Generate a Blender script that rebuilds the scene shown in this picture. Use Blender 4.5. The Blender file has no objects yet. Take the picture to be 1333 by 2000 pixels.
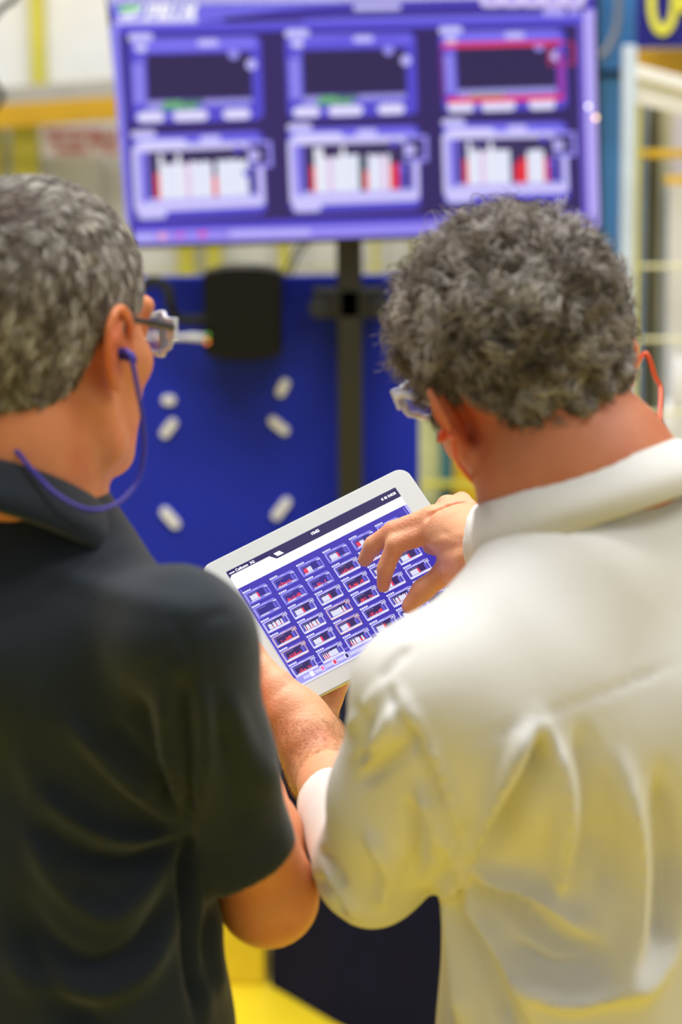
import bpy, math, random
import numpy as np
from mathutils import Matrix, Vector
R_ = math.radians
rng = np.random.RandomState(7)
S = bpy.context.scene

# ------------------------------------------------------------------ camera
CAM = np.array([0.0, 0.0, 1.79]); FP = 4720.0
PITCH, ROLL = R_(10.0), R_(0.4)
_f = np.array([0, math.cos(PITCH), -math.sin(PITCH)])
_r0 = np.array([1.0, 0, 0]); _u0 = np.array([0, math.sin(PITCH), math.cos(PITCH)])
_r = _r0*math.cos(ROLL) - _u0*math.sin(ROLL); _u = _u0*math.cos(ROLL) + _r0*math.sin(ROLL)
cam_d = bpy.data.cameras.new('camera'); cam = bpy.data.objects.new('camera', cam_d); S.collection.objects.link(cam)
cam_d.sensor_fit = 'HORIZONTAL'; cam_d.sensor_width = 24.0; cam_d.lens = FP*24/1333
cam_d.dof.use_dof = True; cam_d.dof.focus_distance = 2.40; cam_d.dof.aperture_fstop = 3.6
cam_d.clip_start = 0.05
cam.matrix_world = Matrix(((_r[0], _u[0], -_f[0], CAM[0]), (_r[1], _u[1], -_f[1], CAM[1]), (_r[2], _u[2], -_f[2], CAM[2]), (0, 0, 0, 1)))
S.camera = cam
S.view_settings.view_transform = 'Standard'; S.view_settings.look = 'None'; S.view_settings.gamma = 1
S.view_settings.use_curve_mapping = False; S.view_settings.exposure = 0.0
# ------------------------------------------------------------------ light
W_ = bpy.data.worlds.new('hall_light'); S.world = W_; W_.use_nodes = True
W_.node_tree.nodes['Background'].inputs[0].default_value = (0.97, 0.98, 1.0, 1)
W_.node_tree.nodes['Background'].inputs[1].default_value = 0.40
def area(name, loc, size, power, rot=(0, 0, 0), col=(1, .98, .96)):
    l = bpy.data.lights.new(name, 'AREA'); l.shape = 'RECTANGLE'; l.size, l.size_y = size; l.energy = power; l.color = col
    o = bpy.data.objects.new(name, l); o.location = loc; o.rotation_euler = rot; S.collection.objects.link(o); return o
area('hall_lamp', (-0.8, 2.6, 5.2), (3.0, 1.2), 160)
area('hall_lamp', (2.6, 1.4, 5.2), (3.0, 1.2), 105)
area('hall_lamp', (0.0, 4.5, 5.6), (6.0, 1.6), 245)

def C(px, py, d):                       # a point at depth d along the viewing axis
    return CAM + d*_f + _r*((px-666.5)/FP*d) - _u*((py-1000.0)/FP*d)
def W(px, py, Y):                       # a point at world distance Y
    v = _f + _r*((px-666.5)/FP) - _u*((py-1000.0)/FP)
    return CAM + v*(Y/v[1])
def G(px, py, z=0.0):                   # a point at height z
    v = _f + _r*((px-666.5)/FP) - _u*((py-1000.0)/FP)
    return CAM + v*((z-CAM[2])/v[2])
def proj(P):
    q = P-CAM; z = q@_f
    return 666.5+FP*(q@_r)/z, 1000-FP*(q@_u)/z
def cv(v): return _r*v[0] + _u*v[1] + _f*v[2]     # (right, up, forward) to world
def nrm(v): v = np.asarray(v, float); return v/np.linalg.norm(v)

# ------------------------------------------------------------------ materials
def lin(c): return tuple(((x/255+.055)/1.055)**2.4 if x/255 > .04045 else x/255/12.92 for x in c)
MATS = {}
def mat(name, col, rough=.5, var=.06, scale=8, metal=0, bump=0, bscale=200, sss=0, sheen=0, spec=None, alpha=None, trans=0, emit=0, coat=0):
    if name in MATS: return MATS[name]
    m = bpy.data.materials.new(name); m.use_nodes = True; nt = m.node_tree; b = nt.nodes['Principled BSDF']
    c = lin(col)
    n = nt.nodes.new('ShaderNodeTexNoise'); n.inputs['Scale'].default_value = scale; n.inputs['Detail'].default_value = 4
    tc = nt.nodes.new('ShaderNodeTexCoord'); nt.links.new(tc.outputs['Object'], n.inputs['Vector'])
    r = nt.nodes.new('ShaderNodeValToRGB')
    r.color_ramp.elements[0].position = .35; r.color_ramp.elements[1].position = .65
    r.color_ramp.elements[0].color = tuple(x*(1-var) for x in c)+(1,)
    r.color_ramp.elements[1].color = tuple(min(1, x*(1+var)) for x in c)+(1,)
    nt.links.new(n.outputs['Fac'], r.inputs['Fac']); nt.links.new(r.outputs['Color'], b.inputs['Base Color'])
    b.inputs['Roughness'].default_value = rough; b.inputs['Metallic'].default_value = metal
    if spec is not None: b.inputs['Specular IOR Level'].default_value = spec
    if sss:
        b.inputs['Subsurface Weight'].default_value = sss; b.inputs['Subsurface Radius'].default_value = (1, .35, .2); b.inputs['Subsurface Scale'].default_value = .008
    if sheen: b.inputs['Sheen Weight'].default_value = sheen; b.inputs['Sheen Roughness'].default_value = .5
    if trans: b.inputs['Transmission Weight'].default_value = trans
    if coat: b.inputs['Coat Weight'].default_value = coat
    if emit: nt.links.new(r.outputs['Color'], b.inputs['Emission Color']); b.inputs['Emission Strength'].default_value = emit
    if bump:
        n2 = nt.nodes.new('ShaderNodeTexNoise'); n2.inputs['Scale'].default_value = bscale; n2.inputs['Detail'].default_value = 3
        nt.links.new(tc.outputs['Object'], n2.inputs['Vector'])
        bp = nt.nodes.new('ShaderNodeBump'); bp.inputs['Strength'].default_value = bump; bp.inputs['Distance'].default_value = .002
        nt.links.new(n2.outputs['Fac'], bp.inputs['Height']); nt.links.new(bp.outputs['Normal'], b.inputs['Normal'])
    MATS[name] = m; return m
def attr_mat(name, emit=0, rough=.5, spec=.5, sheen=0):
    m = bpy.data.materials.new(name); m.use_nodes = True; nt = m.node_tree; b = nt.nodes['Principled BSDF']
    a = nt.nodes.new('ShaderNodeAttribute'); a.attribute_name = 'Col'
    b.inputs['Roughness'].default_value = rough; b.inputs['Specular IOR Level'].default_value = spec
    if emit:
        b.inputs['Base Color'].default_value = (.01, .01, .012, 1)
        nt.links.new(a.outputs['Color'], b.inputs['Emission Color']); b.inputs['Emission Strength'].default_value = emit
    else: nt.links.new(a.outputs['Color'], b.inputs['Base Color'])
    return m
def skin_mat(name, col, red):
    m = mat(name, col, rough=.5, var=.08, scale=14, bump=.35, bscale=420, sss=.35)
    nt = m.node_tree; b = nt.nodes['Principled BSDF']
    old = b.inputs['Base Color'].links[0].from_socket
    tc = nt.nodes.new('ShaderNodeTexCoord'); n = nt.nodes.new('ShaderNodeTexNoise'); n.inputs['Scale'].default_value = 26; n.inputs['Detail'].default_value = 5
    nt.links.new(tc.outputs['Object'], n.inputs['Vector'])
    mp = nt.nodes.new('ShaderNodeMapRange'); mp.inputs[1].default_value = .48; mp.inputs[2].default_value = .75
    nt.links.new(n.outputs['Fac'], mp.inputs[0])
    mx = nt.nodes.new('ShaderNodeMixRGB'); mx.inputs[2].default_value = lin(red)+(1,)
    ml = nt.nodes.new('ShaderNodeMath'); ml.operation = 'MULTIPLY'; ml.inputs[1].default_value = .5
    nt.links.new(mp.outputs[0], ml.inputs[0]); nt.links.new(ml.outputs[0], mx.inputs[0]); nt.links.new(old, mx.inputs[1]); nt.links.new(mx.outputs[0], b.inputs['Base Color'])
    at = nt.nodes.new('ShaderNodeAttribute'); at.attribute_name = 'Col'; m2 = nt.nodes.new('ShaderNodeMixRGB'); m2.blend_type = 'MULTIPLY'; m2.inputs[0].default_value = 1
    nt.links.new(mx.outputs[0], m2.inputs[1]); nt.links.new(at.outputs['Color'], m2.inputs[2]); nt.links.new(m2.outputs[0], b.inputs['Base Color'])
    return m

# ------------------------------------------------------------------ object helpers
def tag(o, label=None, cat=None, group=None, kind=None):
    if label: o['label'] = label
    if cat: o['category'] = cat
    if group: o['group'] = group
    if kind: o['kind'] = kind
    return o
def empty(name, loc, label, cat, group=None):
    o = bpy.data.objects.new(name, None); o.location = Vector(loc); o.empty_display_size = .1
    S.collection.objects.link(o); bpy.context.view_layer.update(); return tag(o, label, cat, group)
def raw(name, V, F, m, parent=None, smooth=False, cols=None):
    me = bpy.data.meshes.new(name); V = np.asarray(V, np.float32)
    if isinstance(F, np.ndarray) and F.ndim == 2:
        n, k = F.shape
        me.vertices.add(len(V)); me.vertices.foreach_set('co', V.ravel())
        me.loops.add(n*k); me.loops.foreach_set('vertex_index', F.astype(np.int32).ravel())
        me.polygons.add(n); me.polygons.foreach_set('loop_start', np.arange(0, n*k, k, dtype=np.int32))
        try: me.polygons.foreach_set('loop_total', np.full(n, k, np.int32))
        except Exception: pass
        me.update(calc_edges=True); me.validate()
    else:
        me.from_pydata([tuple(v) for v in V.tolist()], [], [tuple(f) for f in F]); me.update()
    if cols is not None:
        a = me.color_attributes.new('Col', 'FLOAT_COLOR', 'POINT'); cc = np.ones((len(V), 4), np.float32); cc[:, :3] = cols
        a.data.foreach_set('color', cc.ravel())
    if smooth: me.polygons.foreach_set('use_smooth', np.ones(len(me.polygons), bool))
    me.materials.append(m)
    o = bpy.data.objects.new(name, me); S.collection.objects.link(o)
    if parent is not None:
        # re-express vertices in the parent's frame so that origins stay clean
        pl = np.array(parent_world(parent)); mv = Matrix.Translation(Vector(-pl)); me.transform(mv); o.parent = parent
    return o
def parent_world(p):
    v = Vector(p.location)
    while p.parent is not None: p = p.parent; v = v + p.location
    return v
class MB:
    def __init__(s): s.V = []; s.F = []; s.c = []
    def add(s, V, F, c=None):
        n = len(s.V); s.V += [tuple(map(float, v)) for v in V]; s.F += [tuple(i+n for i in f) for f in F]
        s.c += [c if c is not None else (1, 1, 1)]*len(V); return s
    def boxf(s, o, ax, ay, az, bev=0.0):       # corner-centred box: centre o, half axes
        o, ax, ay, az = map(lambda v: np.asarray(v, float), (o, ax, ay, az))
        if bev <= 0:
            V = [o+i*ax+j*ay+k*az for i in (-1, 1) for j in (-1, 1) for k in (-1, 1)]
            s.add(V, [(0, 1, 3, 2), (4, 6, 7, 5), (0, 4, 5, 1), (2, 3, 7, 6), (0, 2, 6, 4), (1, 5, 7, 3)]); return s
        L = [np.linalg.norm(a) for a in (ax, ay, az)]; U = [a/l for a, l in zip((ax, ay, az), L)]; b = min(bev, min(L)*.9)
        import bmesh
        bm = bmesh.new(); bmesh.ops.create_cube(bm, size=2)
        for v in bm.verts: v.co = Vector((v.co.x*L[0], v.co.y*L[1], v.co.z*L[2]))
        bmesh.ops.bevel(bm, geom=list(bm.edges), offset=b, segments=3, profile=.5, affect='EDGES')
        bm.verts.index_update()
        s.add([o+v.co.x*U[0]+v.co.y*U[1]+v.co.z*U[2] for v in bm.verts], [[v.index for v in f.verts] for f in bm.faces]); bm.free(); return s
    def box(s, x0, x1, y0, y1, z0, z1, bev=0.0):
        return s.boxf(((x0+x1)/2, (y0+y1)/2, (z0+z1)/2), (abs(x1-x0)/2, 0, 0), (0, abs(y1-y0)/2, 0), (0, 0, abs(z1-z0)/2), bev)
    def tube(s, pts, r, n=12, caps=True):
        pts = [np.asarray(p, float) for p in pts]; rs = r if hasattr(r, '__len__') else [r]*len(pts)
        up = None; rings = []
        for i, p in enumerate(pts):
            t = nrm(pts[min(i+1, len(pts)-1)]-pts[max(i-1, 0)])
            if up is None: up = nrm(np.cross(t, (0.3, .2, .9) if abs(t[2]) < .9 else (1, 0, 0)))
            up = nrm(up-t*(up@t)); w = np.cross(t, up)
            rings.append([p+rs[i]*(math.cos(a)*up+math.sin(a)*w) for a in np.linspace(0, 2*math.pi, n, endpoint=False)])
        V = [v for q in rings for v in q]; F = [(i*n+j, i*n+(j+1) % n, (i+1)*n+(j+1) % n, (i+1)*n+j) for i in range(len(pts)-1) for j in range(n)]
        if caps: F += [tuple(range(n))[::-1], tuple(range((len(pts)-1)*n, len(pts)*n))]
        s.add(V, F); return s
    def build(s, name, m, parent=None, smooth=False, usecol=False):
        return raw(name, s.V, s.F, m, parent, smooth, np.array(s.c) if usecol else None)
def spline(pts, n=8):
    P = [np.asarray(p, float) for p in pts]; P = [2*P[0]-P[1]]+P+[2*P[-1]-P[-2]]; o = []
    for i in range(1, len(P)-2):
        for t in np.linspace(0, 1, n, endpoint=False):
            a, b, c, d = P[i-1:i+3]
            o.append(.5*((2*b)+(-a+c)*t+(2*a-5*b+4*c-d)*t*t+(-a+3*b-3*c+d)*t**3))
    o.append(P[-2]); return o

# ------------------------------------------------------------------ signed distance modelling
def rc(a, b, ra, rb=None, flat=None):
    a = np.asarray(a, float); b = np.asarray(b, float); rb = ra if rb is None else rb
    if flat is not None:
        ax, s = nrm(flat[0]), flat[1]
        st = lambda P: P+(1/s-1)*((P-a)@ax)[..., None]*ax
        b2 = st(b)
    else: b2 = b
    ab = b2-a; L = max(ab@ab, 1e-12)
    def f(P):
        if flat is not None: P = st(P)
        t = np.clip(((P-a)@ab)/L, 0, 1)
        d = np.linalg.norm(P-(a+t[..., None]*ab), axis=-1)-(ra+(rb-ra)*t)
        return d*(flat[1]**.5 if flat is not None else 1)
    return f
def el(c, r, M=None):
    c = np.asarray(c, float); r = np.asarray(r, float)
    def f(P):
        q = P-c
        if M is not None: q = q@M          # columns of M are the local axes
        k0 = np.linalg.norm(q/r, axis=-1); k1 = np.linalg.norm(q/(r*r), axis=-1)
        return k0*(k0-1)/np.maximum(k1, 1e-6)
    return f
def bx(c, h, M, rad=.002):
    c = np.asarray(c, float); h = np.asarray(h, float)-rad
    def f(P):
        q = np.abs((P-c)@M)-h
        return np.linalg.norm(np.maximum(q, 0), axis=-1)+np.minimum(q.max(-1), 0)-rad
    return f
def plane(p, n):                           # negative behind the plane
    p = np.asarray(p, float); n = nrm(n)
    return lambda P: (P-p)@n
def U(f, k=.01): return ('u', f, k)
def D(f, k=.004): return ('s', f, k)
def I(f, k=.004): return ('i', f, k)
def smin(a, b, k):
    h = np.clip(.5+.5*(b-a)/k, 0, 1); return b+(a-b)*h-k*h*(1-h)
def comb(cur, op, d, k):
    if op == 'u': return smin(cur, d, k)
    if op == 's': return -smin(-cur, d, k)
    return -smin(-cur, -d, k)
def sdf_mesh(ops, lo, hi, h):
    lo = np.asarray(lo, float); hi = np.asarray(hi, float); B = 8
    nb = np.ceil((hi-lo)/(B*h)).astype(int)+1; Rr = B*h*.5*1.7321
    ii = np.stack(np.meshgrid(*[np.arange(n) for n in nb], indexing='ij'), -1).reshape(-1, 3)
    cen = lo+(ii*B+B/2-.5)*h
    tot = np.full(len(cen), 9.0); dc = []
    for op, f, k in ops:
        d = f(cen); dc.append(d); tot = comb(tot, op, d, k)
    mk = max(k for _, _, k in ops)
    act = np.where(np.abs(tot) < Rr*1.5+mk*.5+h)[0]
    Gd = np.repeat(np.repeat(np.repeat(tot.reshape(nb).astype(np.float32), B, 0), B, 1), B, 2)
    loc = np.stack(np.meshgrid(*[np.arange(B)]*3, indexing='ij'), -1).reshape(-1, 3)
    Gb = Gd.reshape(nb[0], B, nb[1], B, nb[2], B)
    for s in range(0, len(act), 1500):
        a = act[s:s+1500]; P = lo+(ii[a][:, None, :]*B+loc[None])*h
        cur = np.full(P.shape[:2], 9.0)
        for (op, f, k), d in zip(ops, dc):
            if op == 'u': msk = d[a] < np.maximum(tot[a], 0)+3.2*Rr+k
            elif op == 's': msk = d[a] < 1.6*Rr+k+.01
            else: msk = d[a] > -(1.6*Rr+k+.01)
            if msk.any(): cur[msk] = comb(cur[msk], op, f(P[msk]), k)
        b3 = ii[a]; Gb[b3[:, 0], :, b3[:, 1], :, b3[:, 2], :] = cur.reshape(-1, B, B, B).astype(np.float32)
    Gd = np.ascontiguousarray(Gb.reshape(nb*B)); Sg = Gd < 0
    cnt = np.zeros(tuple(np.array(Gd.shape)-1), np.int8); sl = [slice(0, -1), slice(1, None)]
    for a in (0, 1):
        for b in (0, 1):
            for c in (0, 1): cnt += Sg[sl[a], sl[b], sl[c]]
    cells = np.argwhere((cnt > 0) & (cnt < 8)); idx = np.full(cnt.shape, -1, np.int32)
    idx[cells[:, 0], cells[:, 1], cells[:, 2]] = np.arange(len(cells))
    cor = np.array([(a, b, c) for a in (0, 1) for b in (0, 1) for c in (0, 1)])
    vals = np.stack([Gd[tuple((cells+o).T)] for o in cor], 1)
    acc = np.zeros((len(cells), 3)); n = np.zeros(len(cells))
    for i in range(8):
        for j in range(i+1, 8):
            if np.abs(cor[i]-cor[j]).sum() != 1: continue
            a, b = vals[:, i], vals[:, j]; m = (a < 0) != (b < 0)
            t = np.where(m, a/np.where(m, a-b, 1), 0)
            acc += np.where(m[:, None], cor[i]+t[:, None]*(cor[j]-cor[i]), 0); n += m
    V = lo+(cells+acc/np.maximum(n, 1)[:, None])*h; Q = []
    for ax in range(3):
        s0 = [slice(None)]*3; s1 = [slice(None)]*3; s0[ax] = slice(0, -1); s1[ax] = slice(1, None)
        e = np.argwhere(Sg[tuple(s0)] != Sg[tuple(s1)]); b, c = [(1, 2), (2, 0), (0, 1)][ax]
        e = e[(e[:, b] > 0) & (e[:, c] > 0) & (e[:, b] < cnt.shape[b]) & (e[:, c] < cnt.shape[c])]
        def sh(db, dc_):
            q = e.copy(); q[:, b] -= db; q[:, c] -= dc_; return idx[tuple(q.T)]
        q = np.stack([sh(1, 1), sh(0, 1), sh(0, 0), sh(1, 0)], 1); ins = Sg[tuple(e.T)]
        q[~ins] = q[~ins][:, ::-1]; Q.append(q[(q >= 0).all(1)])
    return V, np.concatenate(Q)
def normals(V, F):
    n = np.cross(V[F[:, 2]]-V[F[:, 0]], V[F[:, 3]]-V[F[:, 1]]); N = np.zeros_like(V)
    for k in range(4):
        for a in range(3): N[:, a] += np.bincount(F[:, k], n[:, a], len(V))
    return N/np.maximum(np.linalg.norm(N, axis=1), 1e-12)[:, None]
def smooth_mesh(V, F, it=2, lam=.5):
    for _ in range(it):
        acc = np.zeros_like(V); c = np.zeros(len(V))
        for a, b in ((0, 1), (1, 2), (2, 3), (3, 0)):
            for x, y in ((a, b), (b, a)):
                for k in range(3): acc[:, k] += np.bincount(F[:, x], V[F[:, y], k], len(V))
                c += np.bincount(F[:, x], minlength=len(V))
        V = V+lam*(acc/np.maximum(c, 1)[:, None]-V)
    return V
def fold(V, F, folds, inner=1.0):
    """folds: (polyline as seen from the camera's side, height in metres, half width in px)"""
    N = normals(V, F); x, y = proj(V); P = np.stack([x, y], 1); face = np.clip(-(N@_f)*2.5+.3, 0, 1); out = np.zeros(len(V))
    for pl, amp, w in folds:
        pl = np.array(spline([np.array(list(p)+[0.]) for p in pl], 6))[:, :2]; best = np.full(len(V), 1e9); tb = np.zeros(len(V)); n = len(pl)-1
        for i in range(n):
            a, b = pl[i], pl[i+1]; ab = b-a; t = np.clip(((P-a)@ab)/(ab@ab), 0, 1); d = np.linalg.norm(P-(a+t[:, None]*ab), axis=1)
            m = d < best; best[m] = d[m]; tb[m] = (i+t[m])/n
        ww = w*(.75+.5*tb); out += amp*np.exp(-(best/ww)**2)*np.clip(np.minimum(tb, 1-tb)*5+.15, 0, 1)
    return V+N*(out*face*inner)[:, None]
def noise3(P, s, seed):
    r = np.random.RandomState(seed); o = np.zeros(len(P))
    for k in range(7):
        d = nrm(r.randn(3)); o += np.sin(P@d*s*(1+.35*k)+r.rand()*6.28)
    return o/3.5

# ================================================================== THE SETTING
m_floor = mat('yellow_floor_paint', (232, 204, 34), rough=.45, var=.05, scale=3)
m_wall = mat('hall_wall_paint', (214, 211, 212), rough=.8, var=.03, scale=1.5)
b = MB().box(-16, 16, -7, 4.99, -.1, 0); tag(b.build('floor', m_floor), kind='structure')
b = MB().box(-16, 16, 4.99, 16, -.1, 0); tag(b.build('floor', mat('grey_concrete', (168, 168, 166), rough=.7, var=.08)), kind='structure')
b = MB().box(-16, 16, 13, 13.2, 0, 7); tag(b.build('wall_back', m_wall), kind='structure')

m_yel = mat('yellow_steel', (226, 184, 30), rough=.45, var=.06)
m_yel2 = mat('olive_yellow_steel', (205, 196, 70), rough=.5, var=.06)
m_grey = mat('warm_grey_steel', (172, 170, 160), rough=.55)
m_white = mat('white_enamel', (232, 232, 230), rough=.5, var=.03)
m_black = mat('black_plastic', (16, 16, 18), rough=.45)
m_soft = mat('dark_rubber', (24, 25, 28), rough=.8)
m_blue = mat('blue_board_paint', (28, 44, 176), rough=.7, var=.04, spec=.2)
m_teal = mat('teal_blue_steel', (60, 122, 188), rough=.5, var=.08, scale=3)
m_navy = mat('navy_steel', (12, 16, 50), rough=.75, var=.15, scale=5, spec=.1)

def wbox(mb, x0, y0, x1, y1, Y, th, bev=.004):    # a box whose front face fills the given outline at distance Y
    a = W(x0, y1, Y); b_ = W(x1, y0, Y); return mb.box(a[0], b_[0], Y, Y+th, a[2], b_[2], bev)
# upper white cladding of the machine enclosure behind the screen
cl = empty('machine_enclosure', (W(100, 0, 7.6)[0], 7.6, 0), 'white clad machine enclosure behind and left of the wall screen', 'machine')
q = MB(); a = W(-220, 176, 7.6); c_ = W(1150, -200, 7.6); q.box(a[0], c_[0], 7.6, 7.75, a[2], c_[2]); q.build('cladding_panel', m_white, cl)
for x in (70, 395, 740):
    q = MB(); wbox(q, x-8, -200, x+9, 190, 7.55, .05, .003); q.build('corner_strip', m_yel2, cl)
# grey cable duct and the yellow beam below it
a = W(-300, 196, 7.3); 
def slanted(mb, x0, y0, x1, y1, hh, Y, th):
    p = W(x0, y0, Y); r = W(x1, y1, Y); d = (r-p)/2; h = hh/2/FP*Y
    return mb.boxf((p+r)/2+np.array([0, th/2, 0]), (d[0], 0, d[2]), (0, th/2, 0), (0, 0, h), .004)
q = MB(); slanted(q, -250, 211, 1180, 100, 40, 7.3, .12); tag(q.build('cable_duct', m_grey), 'grey cable duct running above the yellow beam behind the left head', 'duct')
q = MB(); slanted(q, -250, 245, 1180, 145, 46, 7.12, .12); tag(q.build('yellow_beam', mat('gold_steel', (196, 152, 18), rough=.6)), 'yellow steel beam just below the grey cable duct', 'beam')
# strip curtain / white slatted guard below it
sc = empty('slatted_guard', (W(300, 0, 7.5)[0], 7.5, 0), 'white slatted guard with yellow posts seen under the wall screen', 'guard')
q = MB(); a = W(-260, 1900, 7.9); c_ = W(1150, 150, 7.9); q.box(a[0], c_[0], 7.9, 7.95, max(a[2], .02), c_[2]); q.build('back_sheet', mat('cream_sheet', (214, 212, 196), rough=.8), sc)
q = MB(); x = -240
while x < 1140:
    w_ = 26+rng.rand()*22; wbox(q, x, 200, x+w_, 1700, 7.55+rng.rand()*.05, .01, .002); x += w_+4+rng.rand()*10
tag(q.build('slats', m_white, sc), kind='stuff')
for x in (-4, 68, 372, 425, 560, 735, 812):
    q = MB(); wbox(q, x-3, 190, x+3, 1700, 7.45, .05, .003); q.build('post', m_yel2, sc)
for y in (520, 760, 1010):
    q = MB(); wbox(q, -240, y, 1140, y+12, 7.5, .03, .003); q.build('cross_rail', m_yel2, sc)
# blurred red lettering on a white sign (illegible in the photo: rows of strokes)
sg = empty('warning_sign', (W(150, 300, 7.3)[0], 7.38, W(0, 306, 7.38)[2]), 'white sign with faded red lettering below the yellow beam', 'sign')
q = MB(); wbox(q, 82, 247, 236, 306, 7.4, .01, .002); q.build('sign_board', mat('sign_white', (236, 226, 226), rough=.5), sg)
q = MB()
for row, y in enumerate((253, 270, 288)):
    x = 88+row*12
    while x < 226:
        w_ = 5+rng.rand()*7
        if rng.rand() > .15: wbox(q, x, y, x+w_, y+11, 7.392, .004, 0)
        x += w_+4
q.build('lettering', mat('faded_red', (200, 96, 96), rough=.6, var=.1), sg)
# dark cable arc at the far top left
q = MB().tube(spline([W(x, y, 5.4) for x, y in ((70, -60), (28, -2), (2, 17), (-22, 55), (-27, 110), (-12, 160), (4, 186), (-14, 215), (-50, 240))], 6), .007)
tag(q.build('hanging_cable', m_soft, smooth=True), 'dark cable looping down at the top left corner of the view', 'cable')

# ---------------- blue display board with its small white magnets
YB = 5.0
bd = empty('display_board', (W(500, 900, YB)[0], YB, 0), 'large blue painted steel board behind the tablet under the screen', 'board')
a = W(150, 1386, YB); c_ = W(819, 538, YB)
q = MB().box(a[0], c_[0], YB, YB+.04, a[2], c_[2], .004); q.build('panel', m_blue, bd)
for x in (165, 800):
    q = MB(); p = W(x, 1000, YB); q.box(p[0]-.02, p[0]+.02, YB+.04, YB+.08, 0, a[2]+.3, .003); q.build('leg', m_navy, bd)
def magnet(x, y, L, ang, Y, label):
    p = W(x, y, Y); L = L/FP*Y/2; r = 9.0/FP*Y
    q = MB(); n = 10; pts = []
    for s in (1, -1):
        for t in np.linspace(-math.pi/2, math.pi/2, n):
            u = s*(L-r+math.cos(t)*r); v = s*math.sin(t)*r; pts.append((u*math.cos(ang)-v*math.sin(ang), u*math.sin(ang)+v*math.cos(ang)))
    m = len(pts); Vf = [(p[0]+u, Y-.008, p[2]+v) for u, v in pts]; Vm = [(p[0]+u*1.06, Y-.004, p[2]+v*1.06) for u, v in pts]; Vb = [(p[0]+u*1.06, Y, p[2]+v*1.06) for u, v in pts]
    F = [tuple(range(m)), tuple(range(2*m, 3*m))[::-1]]+[(k*m+i, (k+1)*m+i, (k+1)*m+(i+1) % m, k*m+(i+1) % m) for k in (0, 1) for i in range(m)]
    q.add(Vf+Vm+Vb, F); tag(q.build('board_magnet', mat('white_magnet', (226, 228, 240), rough=.4)), label, 'magnet', 'small white magnets on the blue board')
magnet(330, 781, 26, 0, YB, 'small round white magnet on blue board, nearest the left man\'s cheek')
magnet(330, 836, 42, R_(52), YB, 'white pill magnet on blue board tilted right, just below the round one')
magnet(553, 757, 36, R_(62), YB, 'upper white magnet below the black ribbed box')
magnet(545, 831, 46, R_(-40), YB, 'white pill magnet tilted left, below the black ribbed box\'s upper magnet')
magnet(333, 1011, 48, R_(-50), YB, 'white pill magnet low on the blue board beside the dark shirt collar')
magnet(550, 993, 50, R_(52), YB, 'white pill magnet just above the tablet\'s upper edge')

# ---------------- ribbed black mini computer mounted on the board
YM = 4.9
pc = empty('mini_computer', (W(475, 700, YM)[0], YM, W(475, 700, YM)[2]), 'black ribbed mini computer box hung on the blue board', 'computer')
ctr = W(475, 611, YM); hw = 76/FP*YM; hh = 89/FP*YM
prof = []
for i in range(41):
    t = -1+2*i/40; prof.append((t*hw, -.045*math.cos(t*1.1)))
V = []; n = 41
for sgn in (-1, 1):
    for i, (x, y) in enumerate(prof):
        zz = hh-.012*(abs(x)/hw)**3
        V.append((ctr[0]+x, YM+y+(.004 if i % 2 else 0), ctr[2]+sgn*zz))
V += [(v[0], YB-.002, v[2]) for v in V]
F = [(i, i+1, n+i+1, n+i) for i in range(n-1)]+[(i, 2*n+i, 2*n+i+1, i+1) for i in range(n-1)]+[(n+i, n+i+1, 3*n+i+1, 3*n+i) for i in range(n-1)]+[(0, n, 3*n, 2*n), (n-1, 3*n-1, 4*n-1, 2*n-1)]+[(2*n+i, 3*n+i, 3*n+i+1, 2*n+i+1) for i in range(n-1)]
raw('case', V, F, m_black, pc)
q = MB()
for i in range(2, 39, 2):
    x, y = prof[i]; q.boxf((ctr[0]+x, YM+y-.003, ctr[2]), (.0018, 0, 0), (0, .006, 0), (0, 0, hh*.93))
tag(q.build('cooling_ribs', m_black, pc), kind='stuff')
for (x, y, c) in ((405, 655, (90, 150, 40)), (405, 667, (235, 130, 50))):
    p = W(x, y, YM-.035); q = MB().tube([p, p+np.array([0, -.006, 0])], .0045, 12)
    q.build('status_light', mat('led_%d' % c[0], c, emit=1.1), pc)
q = MB(); p = W(398, 622, YM); q.box(p[0]-.012, p[0]+.012, YM-.02, YM+.03, p[2]-.01, p[2]+.01, .002); q.build('port', m_soft, pc)
q = MB().tube(spline([W(398, 660, YM-.06), W(370, 658, 4.86), W(330, 660, 4.85), W(290, 668, 4.86), W(240, 700, 4.9), W(190, 780, 4.97)], 6), [.0075]*7+[.0055]*24)
tag(q.build('white_cable', mat('white_cable_skin', (214, 216, 222), rough=.4), smooth=True), 'white plug cable running left from the ribbed computer box', 'cable')
q = MB().tube(spline([W(278, 560, 4.93), W(300, 548, 4.9), W(325, 560, 4.9), W(332, 585, 4.9), W(345, 620, 4.93), W(395, 628, 4.9)], 6), .011)
tag(q.build('black_cable', m_soft, smooth=True), 'thick black cable bent over beside the left man\'s glasses', 'cable')

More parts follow.
